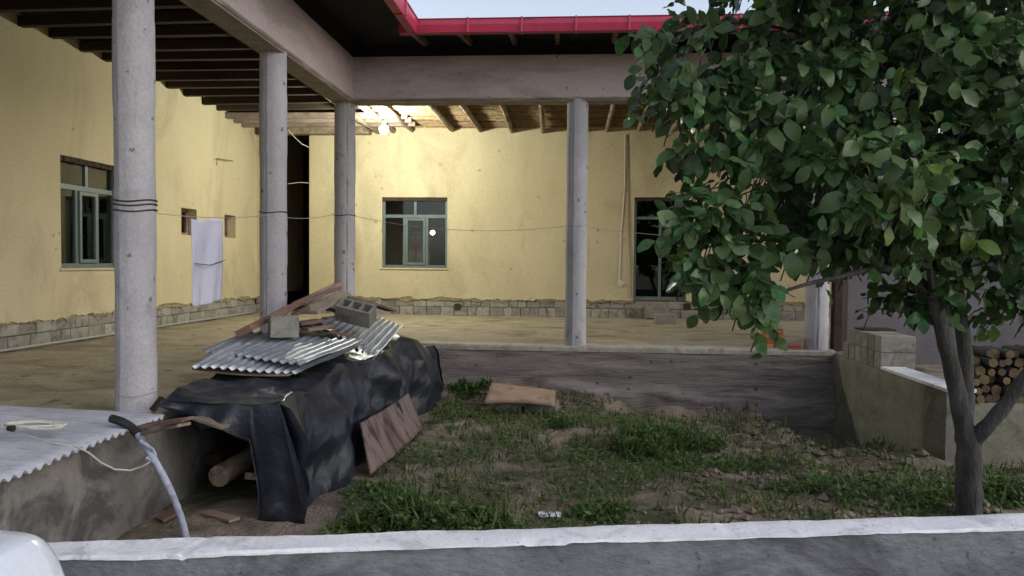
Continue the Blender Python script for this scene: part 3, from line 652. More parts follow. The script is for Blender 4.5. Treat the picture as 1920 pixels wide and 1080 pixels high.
# ------------------------------------------------------------------ front wall
def fwz(x): return 0
F0b, F1b = onZ(60, 1017, .95), onZ(2100, 957, .95); F0f, F1f = onZ(0, 1050, .95), onZ(2100, 984, .95)
db = (F1b-F0b); df = (F1f-F0f)
def on_line(A, d, x): t = (x-A.x)/d.x; return A.y+d.y*t
fw = empty('front_wall', (0, 2.9, 0), label='long grey rendered yard wall with a whitewashed flat top across the foreground', cat='wall')
nx_ = 900; X0, X1 = -6.5, 7.0
def cap(i, j):
    x = X0+(X1-X0)*i/(nx_-1); yb = on_line(F0b, db, x)+.008*FB(x, 1, 0, 3)+.004*FB(x, 5, 0, 14); yf = on_line(F0f, df, x)+.008*FB(x, 9, 0, 3)+.004*FB(x, 3, 0, 16)
    t = [0, 0.0, .04, .3, .6, .95, 1, 1][j]; z = .95+.006*FB(x, j, 0, 2.5)-(.009 if j in (0, 7) else 0)*1-(.004 if j in (1, 6) else 0)
    if abs((x+.35) % 1.9-.95) < .018 and 0 < j < 7: z -= .003
    if j in (5, 6, 7) and FB(x, 21, 0, 4.5) > .42: z -= .006
    return (x, yb+(yf-yb)*t, z)
reparent(grid_mb(cap, nx_, 8).build('cap', M['cap'], smooth=True), fw)
def ff(i, j):
    x = X0+(X1-X0)*i/(nx_-1); z = -.1+(.94+.1)*j/40; yf = on_line(F0f, df, x)
    return (x, yf+.012-.012*abs(FB(x, z*1.5, 3, 2.5))-.006*FB(x, z*2, 3, 9), z)
reparent(grid_mb(ff, nx_, 41).build('front_face', M['render'], smooth=True), fw)
def fb(i, j):
    x = X0+(X1-X0)*i/79; z = -.1+(.94+.1)*j/10; return (x, on_line(F0b, db, x)-.01, z)
reparent(grid_mb(fb, 80, 11).build('back_face', M['render'], smooth=True), fw)

# ------------------------------------------------------------------ old roof sheet over the left end, cord coil, hose
def corr(name, FL, FR, BR, BL, waves, amp, mat, along='v', nv=10, sagn=.01, **k):
    FL, FR, BR, BL = map(Vector, (FL, FR, BR, BL)); nu = waves*8+1
    nr = (FR-FL).cross(BL-FL).normalized(); nr = nr if nr.z > 0 else -nr
    def p(i, j):
        u, v = i/(nu-1), j/(nv-1); q = (FL*(1-u)+FR*u)*(1-v)+(BL*(1-u)+BR*u)*v
        return q+nr*(amp*math.cos(2*math.pi*waves*u)+sagn*FB(q.x, q.y, 2, 1.5)*2+.006*N3(u*3, v*4, waves, 2)*(1-v))
    o = grid_mb(p, nu, nv).build(name, mat, smooth=True, **k); return solid(o, .003)
ZS = P+.02
a1 = onX(262, 800, EX+.10); a2 = onX(0, 915, EX+.10)
# corrugation runs across x, waves counted along y
sheet_y0, sheet_y1 = 3.35, 5.47
corr('roof_sheet', (EX+.11, sheet_y0, ZS-.045), (EX+.11, sheet_y1, ZS-.015), (EX-3.0, sheet_y1+.12, ZS+.06), (EX-3.0, sheet_y0, ZS+.02), 26, .014, M['oldsheet'], nv=24, sagn=.008,
     label='weathered pale corrugated roof sheet laid flat over the near end of the terrace', cat='roof sheet')
coil = MB(); cc = onZ(62, 803, ZS+.05)
cp = []
for i in range(150):
    t = i*.30; cp.append((cc.x+(.17+.03*math.sin(i*.7))*math.cos(t)*1.0+.02*math.sin(i*1.3), cc.y+.07*math.sin(t)+.02*math.sin(i*.37), ZS+.062+.016*abs(math.sin(i*.23))))
coil.tube(cp, .006, 5); o = coil.build('cord_coil', M['whitecable'], smooth=True, label='loose coil of pale cord lying on the old roof sheet', cat='cord')
m = MB(); e_ = onZ(15, 803, ZS+.07); m.tube([e_, e_+Vector((.04, .0, .0))], [.018, .022], 8); m.build('plug', M['black'], o)
cable([onZ(55, 818, ZS+.06), onZ(100, 832, ZS+.06), onZ(135, 834, ZS+.05), onX(165, 848, EX+.14), onX(190, 868, EX+.16), onX(215, 880, EX+.18), onX(245, 882, EX+.2), onX(270, 873, EX+.22), onX(287, 862, EX+.25)],
      .006, M['whitecable'], 'cord', 'pale cord looping from the coil over the sheet edge to the hose', 'cord')
hp = [onX(210, 785, EX-.05), onX(228, 790, EX+.04), onX(250, 803, EX+.12), onX(275, 838, EX+.28), onX(300, 880, EX+.38), onX(322, 925, EX+.44), onX(338, 965, EX+.47), onX(350, 1010, EX+.49), onX(356, 1050, EX+.5)]
def smoothp(p, it=2):
    for _ in range(it):
        q = [p[0]]
        for a, b in zip(p, p[1:]): q += [a.lerp(b, .25), a.lerp(b, .75)]
        p = q+[p[-1]]
    return p
hs_ = smoothp(hp); m = MB(); m.tube(hs_, [.024*random.uniform(.94, 1.06) for _ in hs_], 10); ho = m.build('hose', M['hose'], smooth=True, label='bluish white hose bending down from the terrace corner into the yard', cat='hose')
k = len(hs_)//3; m = MB(); m.tube(hs_[:k], [.030]*k, 10); m.build('dark_sleeve', M['black'], ho, smooth=True)
m = MB(); m.tube([onX(262, 826, EX+.26), onX(286, 842, EX+.33), onX(291, 852, EX+.34), onX(286, 866, EX+.34), onX(274, 858, EX+.3)], .012, 6); m.build('tie', M['hose'], ho, smooth=True)

# ------------------------------------------------------------------ tarp covered timber pile
def ease(t): t = max(0, min(1, t)); return t*t*(3-2*t)
LEFTX = -3.02
def top_z(x, y):
    t = ease((y-5.6)/3.3); ridge = .92+.32*t; sh = .88+.14*t
    lump = -.05*abs(FB(x*1.3, y*1.2, 7, 1.3, 2))
    sh -= .05*math.exp(-((y-8.3)/.7)**2); ridge += lump; sh += lump
    if y > 9.3: k = ease((y-9.3)/1.4); ridge = ridge*(1-k)+1.02*k; sh = sh*(1-k)+.74*k
    s = (x-LEFTX)/1.1
    return ridge+(sh-ridge)*ease(s)+.01
SHX = lambda y: -2.10+.09*math.sin(y*1.7)+.04*math.sin(y*4.1)+.24*ease((y-9)/1.4)
def tarp_pt(iu, nu, iv, nv, nf):
    u = iu/(nu-1)
    y = 5.52+5.15*max(0, iv-nf)/(nv-1-nf); sx = SHX(y); ut = .5
    if u < ut: x = LEFTX+(sx-LEFTX)*(u/ut); z = top_z(x, y); side = 0
    else:
        s = (u-ut)/(1-ut); side = s; zt = top_z(sx, y)
        foot = .03 if not (6.9 < y < 7.0) else .04
        x = sx+.07*math.sin(min(1, s*3)*math.pi/2)+.12*s**1.4+.035*math.sin(y*5.2+2*N3(y, 0, 0, 1))*s; z = zt+(foot-zt)*s
        z += .03*math.sin(s*math.pi)
    ex = ey = ez = 0
    if iv < nf:   # hanging front
        f = 1-iv/nf
        xx = x
        hemz = .86-.25*ease((xx-LEFTX)/.8); k = ease((xx+2.36)/.07); hemz = hemz*(1-k)+.03*k
        if side > 0: hemz = z; xx = x-.02*f
        else:
            z = z+(hemz-z)*f; y -= .06*math.sin(f*1.6)+.03*math.sin(x*14)*f; xx += .05*math.sin(z*5)*k
        if side == 0 and k > 0: xx += k*max(0, min(1, (xx+2.28)/.2))*.25*((.95-z)/.92 if z < .95 else 0)**1.3
        x = xx
    # wrinkles
    if iv > 0:
        a = .035*FB(x*1.0, y*1.1, z*.8, 1.3, 2)+.030*(.4-abs(FB(x*1.2+3, y*1.3, z*.5, 1.9, 2)))
        a += .016*(.25-abs(FB(x*1.5+y*.5, y*1.6-z, z*.9, 2.6, 2)))
        if side > 0: a += (.022*math.sin(y*8+3*N3(y, z*.6, 0, 1.3))+.07*FB(y, z*1.3, 3, 1.5, 2))*min(1, side*3)*math.sin(min(1, 1.35-side)*1.57)
        elif iv < nf: a += .02*math.sin(x*22+2*N3(x, z, 0, 2))*f
        if side > .03: ex = a*1.8; ez = 0
        else: ez = a*1.1; ey = -a*(1 if iv < nf else 0)
    return (x+ex, y+ey, z+ez)
NU, NV, NF = 170, 270, 34
tp = grid_mb(lambda i, j: tarp_pt(i, NU, j, NV, NF), NU, NV)
# far end drop
tarp = tp.build('tarp', M['tarp'], smooth=True, label='wrinkled black plastic sheet draped over the timber pile, hanging to the ground', cat='tarp'); solid(tarp, .004)
m = grid_mb(lambda i, j: (lambda p: (p[0]+.02, p[1]+.03+.10*math.sin(j/10*1.5), p[2]*(1-j/10)+.02*j/10))(tarp_pt(i, NU, NV-1, NV, NF)), NU, 11)
far = m.build('end_flap', M['tarp'], tarp, smooth=True)
# timbers inside / under the sheet
rr = random.Random(11); n_in = 0
for row in range(4):
    for c in range(5):
        x = -2.93+.19*c+rr.uniform(-.02, .02); z = .13+.17*row+rr.uniform(-.01, .01); y0 = 5.95+rr.uniform(-.05, .5)+(.2 if row < 3 else 0)
        if (row, c) in ((2, 1), (3, 4), (0, 3)): continue
        m = MB(); r = rr.uniform(.055, .08); 
        if (row+c) % 3 == 0: m.tube([(0, 0, 0), (rr.uniform(-.03, .03), 1.4, 0), (0, rr.uniform(2.6, 4), 0)], [r, r*.95, r*.85], 9); mm = M['bark']; nm, ca = 'log', 'log'
        else: m.box(-.075, .075, 0, rr.uniform(2.6, 4.2), -.045, .045); mm = M['darkwood']; nm, ca = 'timber', 'timber'
        o = m.build(nm, mm, bevel=0 if nm == 'log' else .005); o.location = (x, y0, z); tag(o, 'dark stored wood lying under the black sheet, seen end-on in the shade', ca, 'wood stored under the black sheet')
q = onY(410, 893, 5.75); m = MB(); m.tube([(0, 0, 0), (.05, 1.2, .02)], [.085, .08], 12); o = m.build('log', M['log'], smooth=True); o.location = q; tag(o, 'pale round log end showing in the dark under the black sheet', 'log')
def plank(p0, p1, w_, t, mat, label, name='plank', up=Vector((0, 0, 1)), cat='plank', group=None):
    p0, p1 = Vector(p0), Vector(p1); d = p1-p0; L = d.length; xa = d.normalized(); ya = up.cross(xa).normalized(); za = xa.cross(ya)
    m = MB(); n = 6
    for i in range(n+1):
        for a, b in ((-1,-1),(1,-1),(1,1),(-1,1)): m.v.append((L*i/n, a*w_/2*(1+.04*rr.uniform(-1, 1)), b*t/2))
    for i in range(n):
        for k in range(4): m.f.append((i*4+k, i*4+(k+1) % 4, (i+1)*4+(k+1) % 4, (i+1)*4+k))
    m.f += [(3, 2, 1, 0), (n*4, n*4+1, n*4+2, n*4+3)]
    o = m.build(name, M[mat]); o.matrix_world = Matrix.Translation(p0) @ Matrix((xa, ya, za)).transposed().to_4x4(); tag(o, label, cat, group); return o
# corrugated sheets
g = 'corrugated iron sheets on the pile'
corr('corrugated_sheet', onZ(358, 688, 1.06), onZ(562, 699, 1.00), onZ(688, 646, 1.10), onZ(452, 640, 1.20), 12, .012, M['galv'], label='lower galvanised corrugated sheet whose wavy edge lies nearest on the pile', cat='corrugated sheet', group=g)
corr('corrugated_sheet', onZ(380, 661, 1.125), onZ(572, 684, 1.07), onZ(682, 640, 1.15), onZ(470, 622, 1.25), 12, .012, M['galv'], label='upper galvanised corrugated sheet overlapping the lower one, carrying a grey block', cat='corrugated sheet', group=g)
corr('corrugated_sheet', onX(603, 606, -2.72), onX(699, 677, -2.02), onX(755, 612, -2.0), onX(668, 575, -2.66), 10, .015, M['galv'], label='steep corrugated sheet at the far end of the pile, under the tilted hollow block', cat='corrugated sheet', group=g)
o = grid_mb(lambda i, j: (lambda a, b: a.lerp(b, j/6))(onZ(360, 692, 1.03).lerp(onZ(540, 704, .985), i/20)+Vector((0, .0, -.02*math.sin(i/20*3.14))), onZ(400, 670, 1.06).lerp(onZ(600, 680, 1.02), i/20)), 21, 7).build('flat_sheet', M['greyplank'], label='thin grey board edge showing below the lowest corrugated sheet', cat='board'); solid(o, .012)
# planks
plank(onX(456, 621, -3.0), onX(630, 534, -2.95), .06, .16, 'plank', 'long dark red plank sloping up along the back of the pile to its peak', up=Vector((1, 0, .45)))
plank(onX(560, 570, -2.92), onX(628, 540, -2.85), .16, .03, 'plank', 'short reddish plank lying just below the upper end of the long plank')
plank(onX(576, 586, -2.7), onX(640, 550, -2.6), .22, .035, 'greyplank', 'broad grey brown plank near the peak of the pile, tilted to the left')
plank(onX(628, 546, -2.75), onX(668, 566, -2.5), .16, .03, 'plank', 'short brown plank at the very peak behind the tilted block')
plank(onX(645, 555, -2.6), onX(735, 582, -2.35), .14, .03, 'greyplank', 'grey plank sloping down to the right behind the tilted block')
plank(onX(548, 592, -2.85), onX(580, 575, -2.7), .12, .03, 'plank', 'splintered plank end left of the broad plank at the peak')
plank(onX(556, 607, -2.7), onX(600, 601, -2.55), .15, .03, 'plank', 'reddish plank end right of the square grey block')
plank(onX(572, 618, -2.6), onX(622, 612, -2.4), .15, .03, 'plank', 'second reddish plank just below the one beside the square block')
plank(onX(610, 620, -2.5), onX(665, 632, -2.25), .2, .025, 'plank', 'flat dark red board showing between two corrugated sheets')
plank(onX(590, 570, -2.8), onX(660, 590, -2.55), .25, .025, 'greyplank', 'pale board under the broad plank near the peak')
q = onX(525, 632, -2.74); blk('concrete_block', (q.x, q.y+.08, q.z-.005), (0, .02, R(28)), 'square grey block standing on the upper corrugated sheet', L=.26, W=.22, Hh=.2)
# hollow block
def hollow(loc, rot, label):
    bm = bmesh.new(); L, W, Hh = .39, .19, .19; m = MB(); t = .03; xs = [-L/2, -L/2+t, -t/2-.055, -.055+t/2-.0, .055-t/2, .055+t/2, L/2-t, L/2]
    cells = [(-L/2+t, -.075), (-.05, .05), (.075, L/2-t)]
    y0, y1 = -W/2+t, W/2-t
    segs = []; x = -L/2
    for c in cells: m.box(x, c[0], y0, y1, 0, Hh); x = c[1]
    m.box(x, L/2, y0, y1, 0, Hh); m.box(-L/2, L/2, -W/2, y0, 0, Hh); m.box(-L/2, L/2, y1, W/2, 0, Hh); m.box(-L/2+.001, L/2-.001, y0, y1, 0.001, .03)
    o = m.build('concrete_block', M['block']); o.location = loc; o.rotation_euler = rot; return tag(o, label, 'concrete block')
q = onX(668, 600, -2.33); hollow((q.x, q.y, q.z-.0), (R(28), R(12), R(-6)), 'hollow concrete block lying tilted near the peak of the pile')
# leaning stained board
Bq = [onX(668, 889, -1.83), onX(771, 803, -1.80), onX(744, 737, -2.0), onX(651, 792, -2.02)]
def lb(i, j):
    u, v = i/16, j/10; q = (Bq[0]*(1-u)+Bq[1]*u)*(1-v)+(Bq[3]*(1-u)+Bq[2]*u)*v; return q+Vector((.02*math.sin(u*3)+.125, 0, .012*N3(u*4, v*4) if j in (0, 10) else 0))
o = grid_mb(lb, 17, 11).build('leaning_board', M['stained'], smooth=True, label='reddish stained board leaning against the black sheet beside the grass', cat='board'); solid(o, .022)
plank(onZ(630, 899, .045), onZ(705, 908, .05), .09, .07, 'greyplank', 'short grey timber lying on the ground below the leaning board')
# slab on the ground
Sq = [onY(908, 757, 9.55), onY(1040, 762, 9.5), onY(1041, 733, 10.25), onY(922, 719, 10.3)]
def sl(i, j):
    u, v = i/16, j/8; q = (Sq[0]*(1-u)+Sq[1]*u)*(1-v)+(Sq[3]*(1-u)+Sq[2]*u)*v; return q+Vector((0, 0, .035*math.sin(u*math.pi)*(1-v)+.008*N3(u*3, v*3)))
o = grid_mb(sl, 17, 9).build('ground_board', M['slab'], smooth=True, label='warped brown board resting on a mound before the retaining wall', cat='board'); solid(o, .03)
mm_ = MB(); cm = (Sq[0]+Sq[1]+Sq[2]+Sq[3])/4
blk('concrete_block', (cm.x-.2, cm.y, cm.z-.24), (0, 0, .1), 'dusty block propping the left of the warped brown board', L=.4, W=.3); blk('concrete_block', (cm.x+.27, cm.y, cm.z-.25), (0, 0, -.1), 'dusty block propping the right of the warped brown board', L=.4, W=.3)
# rubbish at the front left of the pile
plank(onX(268, 798, -2.95), onX(352, 786, -2.6), .14, .02, 'plank', 'splintered reddish board poking out under the sheet beside the thick column')
plank(onX(275, 812, -2.85), onX(345, 796, -2.5), .10, .02, 'greyplank', 'pale splintered board just under the reddish one at the pile front')
plank(onX(285, 770, -3.0), onX(305, 745, -2.95), .08, .02, 'darkwood', 'dark stick end at the front left corner of the black sheet')
plank(onX(370, 782, -2.75), onX(425, 800, -2.5), .12, .02, 'greyplank', 'board edge under the drooping front hem of the black sheet')
plank(onY(470, 893, 5.65), onY(510, 897, 5.95), .10, .05, 'greyplank', 'pale broken timber end in the dark hollow beside the hanging sheet')
plank(onZ(298, 975, .06), onZ(335, 955, .10), .12, .02, 'plank', 'broken reddish board lying on the soil by the hose')
plank(onZ(385, 960, .05), onZ(440, 975, .06), .09, .02, 'plank', 'dirty thin board flat on the soil in front of the pile')

# ------------------------------------------------------------------ parked car, its nose at the wall (only the corner of the bonnet is in view)
car = empty('car', (-2.5, .2, .0), label='white car whose bonnet corner shows at the bottom left before the wall', cat='car')
nose = onZ(60, 1012, 1.12); side = onZ(118, 1075, 1.04)
cx1 = side.x-car.location.x+.02; cw = 1.72; cyn = nose.y-car.location.y
def section(y, zb, zt, wtop, wbot, n=18):
    pts = []; mid = cx1-cw/2
    for k in range(n+1):
        t = -1+2*k/n; s = abs(t); xx = mid+math.copysign(min(1, s*1.12)**.9, t)*wtop/2 if s < .89 else mid+math.copysign(wtop/2+(wbot-wtop)/2*((s-.89)/.11), t)
        zz = zt-.04*s**2-(zt-zb)*(max(0, s-.80)/.20)**1.8
        pts.append((xx, y, zz))
    return pts
stn = [(cyn+.09, .35, .80, 1.25), (cyn+.09, .3, 1.06, 1.42), (cyn+.03, .28, 1.115, 1.56), (cyn-.4, .27, 1.125, 1.62), (cyn-1.0, .27, 1.14, 1.62), (cyn-1.3, .27, 1.15, 1.62), (cyn-3.9, .27, 1.13, 1.6), (cyn-4.2, .3, 1.05, 1.5), (cyn-4.25, .4, .8, 1.3)]
cx1 += .085; stn = [(a_1, b_1, c_1+.055, d_1) for a_1, b_1, c_1, d_1 in stn]
secs = [section(y, zb, zt, wt, min(cw, wt+.14)) for y, zb, zt, wt in stn]; nn = len(secs[0])
m = MB(); m.v = [p for s in secs for p in s]; m.f = [(i*nn+j, i*nn+j+1, (i+1)*nn+j+1, (i+1)*nn+j) for i in range(len(secs)-1) for j in range(nn-1)]+[tuple(range(nn)), tuple(range((len(secs)-1)*nn, len(secs)*nn))[::-1]]
o = m.build('body', M['carpaint'], car, smooth=True); sb = o.modifiers.new('s', 'SUBSURF'); sb.levels = sb.render_levels = 2
mid = cx1-cw/2; m = MB(); zc = 1.12
rf = [(-1.35, 1.11, .74), (-1.75, 1.48, .60), (-2.9, 1.50, .60), (-3.7, 1.12, .70)]
m.v = [(mid+s*w2, cyn+y, z) for y, z, w2 in rf for s in (-1, 1)]; m.f = [(0, 1, 3, 2), (2, 3, 5, 4), (4, 5, 7, 6), (0, 2, 4, 6), (1, 7, 5, 3)]
m.build('cabin', M['glass'], car); m = MB(); m.box(mid-.6, mid+.6, cyn-2.9, cyn-1.75, 1.49, 1.53); m.build('roof', M['carpaint'], car, bevel=.015, seg=2)
for s in (-1, 1):
    for y in (-.85, -3.4):
        m = MB(); m.tube([(mid+s*.66, cyn+y, .31), (mid+s*.88, cyn+y, .31)], .31, 24); o = m.build('wheel', M['rubber'], car, bevel=0)
    m = MB(); m.box(mid+s*.62-.13, mid+s*.62+.13, cyn-.06, cyn+.015, .68, .82); m.build('headlight', M['glass'], car, bevel=.01)

# ------------------------------------------------------------------ tree
tb_ = onZ(1818, 968, .02)
def at_d(px, py, Y): return onY(px, py, Y)
TY = tb_.y
tree = empty('tree', (tb_.x, tb_.y, 0), label='broad leaved fruit tree with forked grey trunk filling the right of the yard', cat='tree')
toT = Vector(tree.location)
def limb(pts, rads, n=12): 
    p = smoothp([Vector(q) for q in pts], 2); m = len(p); ts = np.linspace(0, len(rads)-1, m); r = np.interp(ts, range(len(rads)), rads)
    return p, [x*(1+.05*math.sin(i*1.7)+random.uniform(-.03, .03)) for i, x in enumerate(r)]
tk = MB()
branches = [
 ([(1818, 1000, 0), (1817, 960, 0), (1816, 900, 0), (1818, 840, 0), (1812, 800, .02)], [.125, .10, .09, .092, .085], 14),
 ([(1812, 820, 0), (1800, 760, -.05), (1785, 690, -.1), (1768, 620, -.15), (1750, 560, -.2), (1725, 480, -.3), (1690, 380, -.4), (1660, 280, -.4), (1630, 150, -.3), (1600, 20, -.2)], [.075, .068, .06, .058, .052, .045, .04, .03, .022, .012], 12),
 ([(1806, 790, .06), (1812, 720, .15), (1810, 660, .2), (1800, 590, .25), (1790, 500, .35), (1800, 380, .5), (1820, 230, .7), (1830, 80, .8), (1830, -60, .9)], [.05, .055, .055, .05, .045, .04, .03, .022, .012], 12),
 ([(1818, 836, 0), (1850, 800, -.08), (1885, 760, -.12), (1925, 705, -.2), (1990, 620, -.3), (2060, 480, -.3), (2100, 300, -.2)], [.06, .055, .052, .048, .04, .03, .018], 12),
 ([(1750, 560, -.2), (1700, 510, -.5), (1650, 500, -.8), (1590, 515, -1.0), (1480, 540, -1.2), (1420, 570, -1.3)], [.035, .028, .022, .016, .011, .006], 7),
 ([(1725, 480, -.3), (1660, 430, -.5), (1570, 428, -.7), (1440, 425, -.9), (1380, 432, -1.0), (1320, 440, -1.1)], [.03, .024, .018, .013, .010, .005], 7),
 ([(1690, 380, -.4), (1600, 320, -.6), (1520, 230, -.7), (1440, 180, -.8), (1330, 160, -.8), (1260, 170, -.8)], [.03, .024, .018, .013, .010, .005], 7),
 ([(1800, 380, .5), (1740, 260, .2), (1680, 130, 0), (1500, 60, -.2), (1400, 40, -.3), (1300, 50, -.3)], [.03, .024, .018, .013, .010, .005], 7),
 ([(1690, 380, -.4), (1680, 330, -.9), (1650, 300, -1.3), (1600, 310, -1.6)], [.025, .018, .012, .006], 7),
 ([(1750, 560, -.2), (1740, 480, -.8), (1720, 380, -1.2), (1680, 310, -1.5)], [.028, .02, .012, .006], 7),
 ([(1790, 500, .35), (1860, 420, 0), (1900, 330, -.5), (1910, 220, -.8)], [.03, .02, .014, .006], 7),
 ([(1768, 620, -.15), (1730, 590, -.1), (1690, 570, 0), (1650, 580, .1)], [.02, .014, .01, .005], 7),
]
for pts, rads, n in branches:
    p = [at_d(x, y, TY+dy)-toT for x, y, dy in pts]
    if pts[0][1] == 1000: p[0].z = -.15; p[1].z = .02
    pp_, r_ = limb(p, rads, n); tk.tube(pp_, r_, n, jit=.04)
tk.build('trunk', M['bark'], tree, smooth=True)
# leaves
def leaf_shape(kind):
    """broad leaf along +x, unit length, folded, curled and wavy; returns verts, faces"""
    curl, fold, wd, twist, tip = [(.25, .18, .36, .1, 0), (.7, .28, .33, -.3, 0), (-.25, .12, .40, .2, .1), (.45, .05, .34, .4, 0), (1.1, .35, .30, -.5, 0), (.15, .4, .38, 0, .15), (-.5, .2, .31, .5, 0), (.9, .1, .37, .2, .1)][kind]
    xs = [0, .08, .22, .40, .58, .75, .89, 1.0]; ws = [.0, .30, .68, .94, 1.0, .78, .36+tip, .0]; rq = random.Random(kind)
    def mp(x, y):
        a = curl*x*1.3; zz = abs(y)*fold+y*twist*x; return (math.sin(a)/(curl*1.3), y, -(1-math.cos(a))/(curl*1.3)+zz)
    mid = [mp(x, 0) for x in xs]; side = []
    for sg in (1, -1):
        for i, (x, w_) in enumerate(zip(xs[1:-1], ws[1:-1])):
            p = mp(x+rq.uniform(-.015, .015), sg*w_*wd*.84*(1+rq.uniform(-.07, .07))); side.append((p[0], p[1], p[2]+.035*math.sin(i*2.3+sg+kind)))
    n = len(xs); k = n-2; v = mid+side; f = []
    for q, o in ((0, n), (1, n+k)):
        f.append((0, 1, o) if q == 0 else (0, o, 1))
        for i in range(k-1): f.append((i+1, i+2, o+i+1, o+i) if q == 0 else (i+1, o+i, o+i+1, i+2))
        f.append((n-2, n-1, o+k-1) if q == 0 else (n-2, o+k-1, n-1))
    m0 = len(v); v += [(-.22, .01, .02), (-.22, -.01, .02), (0.02, .008, 0), (0.02, -.008, 0)]; f.append((m0, m0+1, m0+3, m0+2))
    return v, f
SH = [leaf_shape(k) for k in range(8)]; SHV = [np.array(s[0]) for s in SH]
leafmesh = []
for k in range(8):
    for mt in ('leaf', 'leaf2'):
        me = bpy.data.meshes.new('leaf'); me.from_pydata(SH[k][0], [], SH[k][1]); me.materials.append(M[mt]); me.polygons.foreach_set('use_smooth', [True]*len(me.polygons)); leafmesh.append(me)
# crown volumes: px, py, dy(rel trunk), rx px, ry px, rz m, twigs, edge bias
BL = [
 (1320, 110, -.6, 105, 75, .45, 80), (1310, 220, -.7, 85, 70, .4, 55), (1460, 70, -.5, 120, 90, .6, 85), (1420, 330, -.8, 80, 95, .5, 60), (1325, 412, -1.1, 75, 40, .3, 36),
 (1315, 480, -1.15, 65, 48, .3, 36), (1410, 480, -1.1, 70, 50, .35, 30), (1405, 560, -1.2, 40, 36, .25, 16), (1500, 210, -.6, 130, 110, .7, 90), (1500, 390, -.8, 75, 75, .5, 40), (1530, 460, -.7, 50, 35, .4, 22),
 (1640, 120, -.4, 160, 130, .9, 110), (1600, 330, -.5, 120, 110, .8, 95), (1650, 320, -1.5, 90, 55, .3, 44), (1700, 380, -.9, 120, 80, .5, 60), (1800, 60, -.2, 160, 120, 1., 100), (1780, 240, -.1, 160, 120, .9, 95),
 (1880, 180, -.8, 80, 130, .5, 55), (1900, 330, -.6, 80, 100, .6, 50), (1700, 415, .1, 140, 62, .7, 95), (1850, 430, .1, 100, 70, .7, 65), (1690, 560, .15, 52, 22, .2, 16), (1800, 545, -.3, 45, 35, .2, 10),
 (1890, 560, .2, 42, 40, .25, 16), (1990, 300, 0, 120, 260, 1.0, 90), (1700, -60, -.2, 330, 80, 1.0, 130), (1430, -20, -.4, 90, 45, .5, 26), (1650, 250, .6, 230, 200, .5, 110), (1850, 350, .6, 150, 180, .5, 70), (2000, 80, 0, 150, 150, .9, 50), (1700, -190, -1.2, 300, 90, .9, 120), (1500, -150, -.9, 180, 70, .7, 60), (1900, -200, -.6, 200, 120, .9, 80), (1250, 60, -.7, 35, 30, .2, 10), (1250, 408, -1.2, 25, 20, .15, 8), (1270, 505, -1.2, 30, 26, .15, 9),  # rows far above the view are added to shade the leaves below
]
LV = []   # (pos, x-axis, normal, size, shape, young)
rl = random.Random(3)
for (px, py, dy, rx, ry, rz, n) in BL:
    c = onY(px, py, TY+dy); sx = rx/FPX*(TY+dy); sz = ry/FPX*(TY+dy)
    for _ in range(int(n*(.66 if px < 1560 else 1.15))):
        while True:
            v = Vector((rl.uniform(-1, 1), rl.uniform(-1, 1), rl.uniform(-1, 1)))
            if .25 < v.length < 1: break
        v *= (v.length**-.35)
        q = c+Vector((v.x*sx, v.y*rz, v.z*sz))
        out = Vector((v.x/sx, v.y/rz, v.z/sz)).normalized()
        if FB(q.x, q.y, q.z, 1.9, 2) < (-.22 if px < 1560 else -.45) and rl.random() < .8: continue
        td = (out+Vector((rl.uniform(-.5, .5), rl.uniform(-.5, .5), rl.uniform(-.2, .6)))).normalized()
        young_lit = rl.random() < (.30 if rz == .3 and ry == 55 else .03)+(.10 if py < 150 and px > 1800 else 0)  # near cluster gets the lighter green more often, to look lit
        nl = rl.randint(4, 7); TL = rl.uniform(.12, .28)
        for k in range(nl):
            t = k/(nl-1); pos = q+td*TL*(t-.3)-Vector((0, 0, .05*t*t))
            an = k*2.4+rl.uniform(-.4, .4); a1_ = td.cross(Vector((0.1, 0.2, 1))).normalized(); a2_ = td.cross(a1_)
            ld = (a1_*math.cos(an)+a2_*math.sin(an)+td*(.3+.7*t)+Vector((0, 0, -.8))).normalized()
            nrm = Vector((rl.uniform(-.8, .8), rl.uniform(-.9, .5), 1)).normalized()
            if rl.random() < .22: nrm = Vector((rl.uniform(-.4, .4), -1, rl.uniform(0, .5))).normalized()
            LV.append((pos, ld, nrm, (.08+.105*rl.random()**.8)*(1 if k < nl-1 else .75), rl.randrange(8), young_lit or rl.random() < .02))
def frame_of(ld, nrm):
    y = nrm.cross(ld).normalized(); z = ld.cross(y); return Matrix((ld, y, z)).transposed()
def proj(p):
    q = CR.transposed() @ (p-Vector((0, 0, CZ))); return 960+FPX*q.x/-q.z, 540-FPX*q.y/-q.z, -q.z
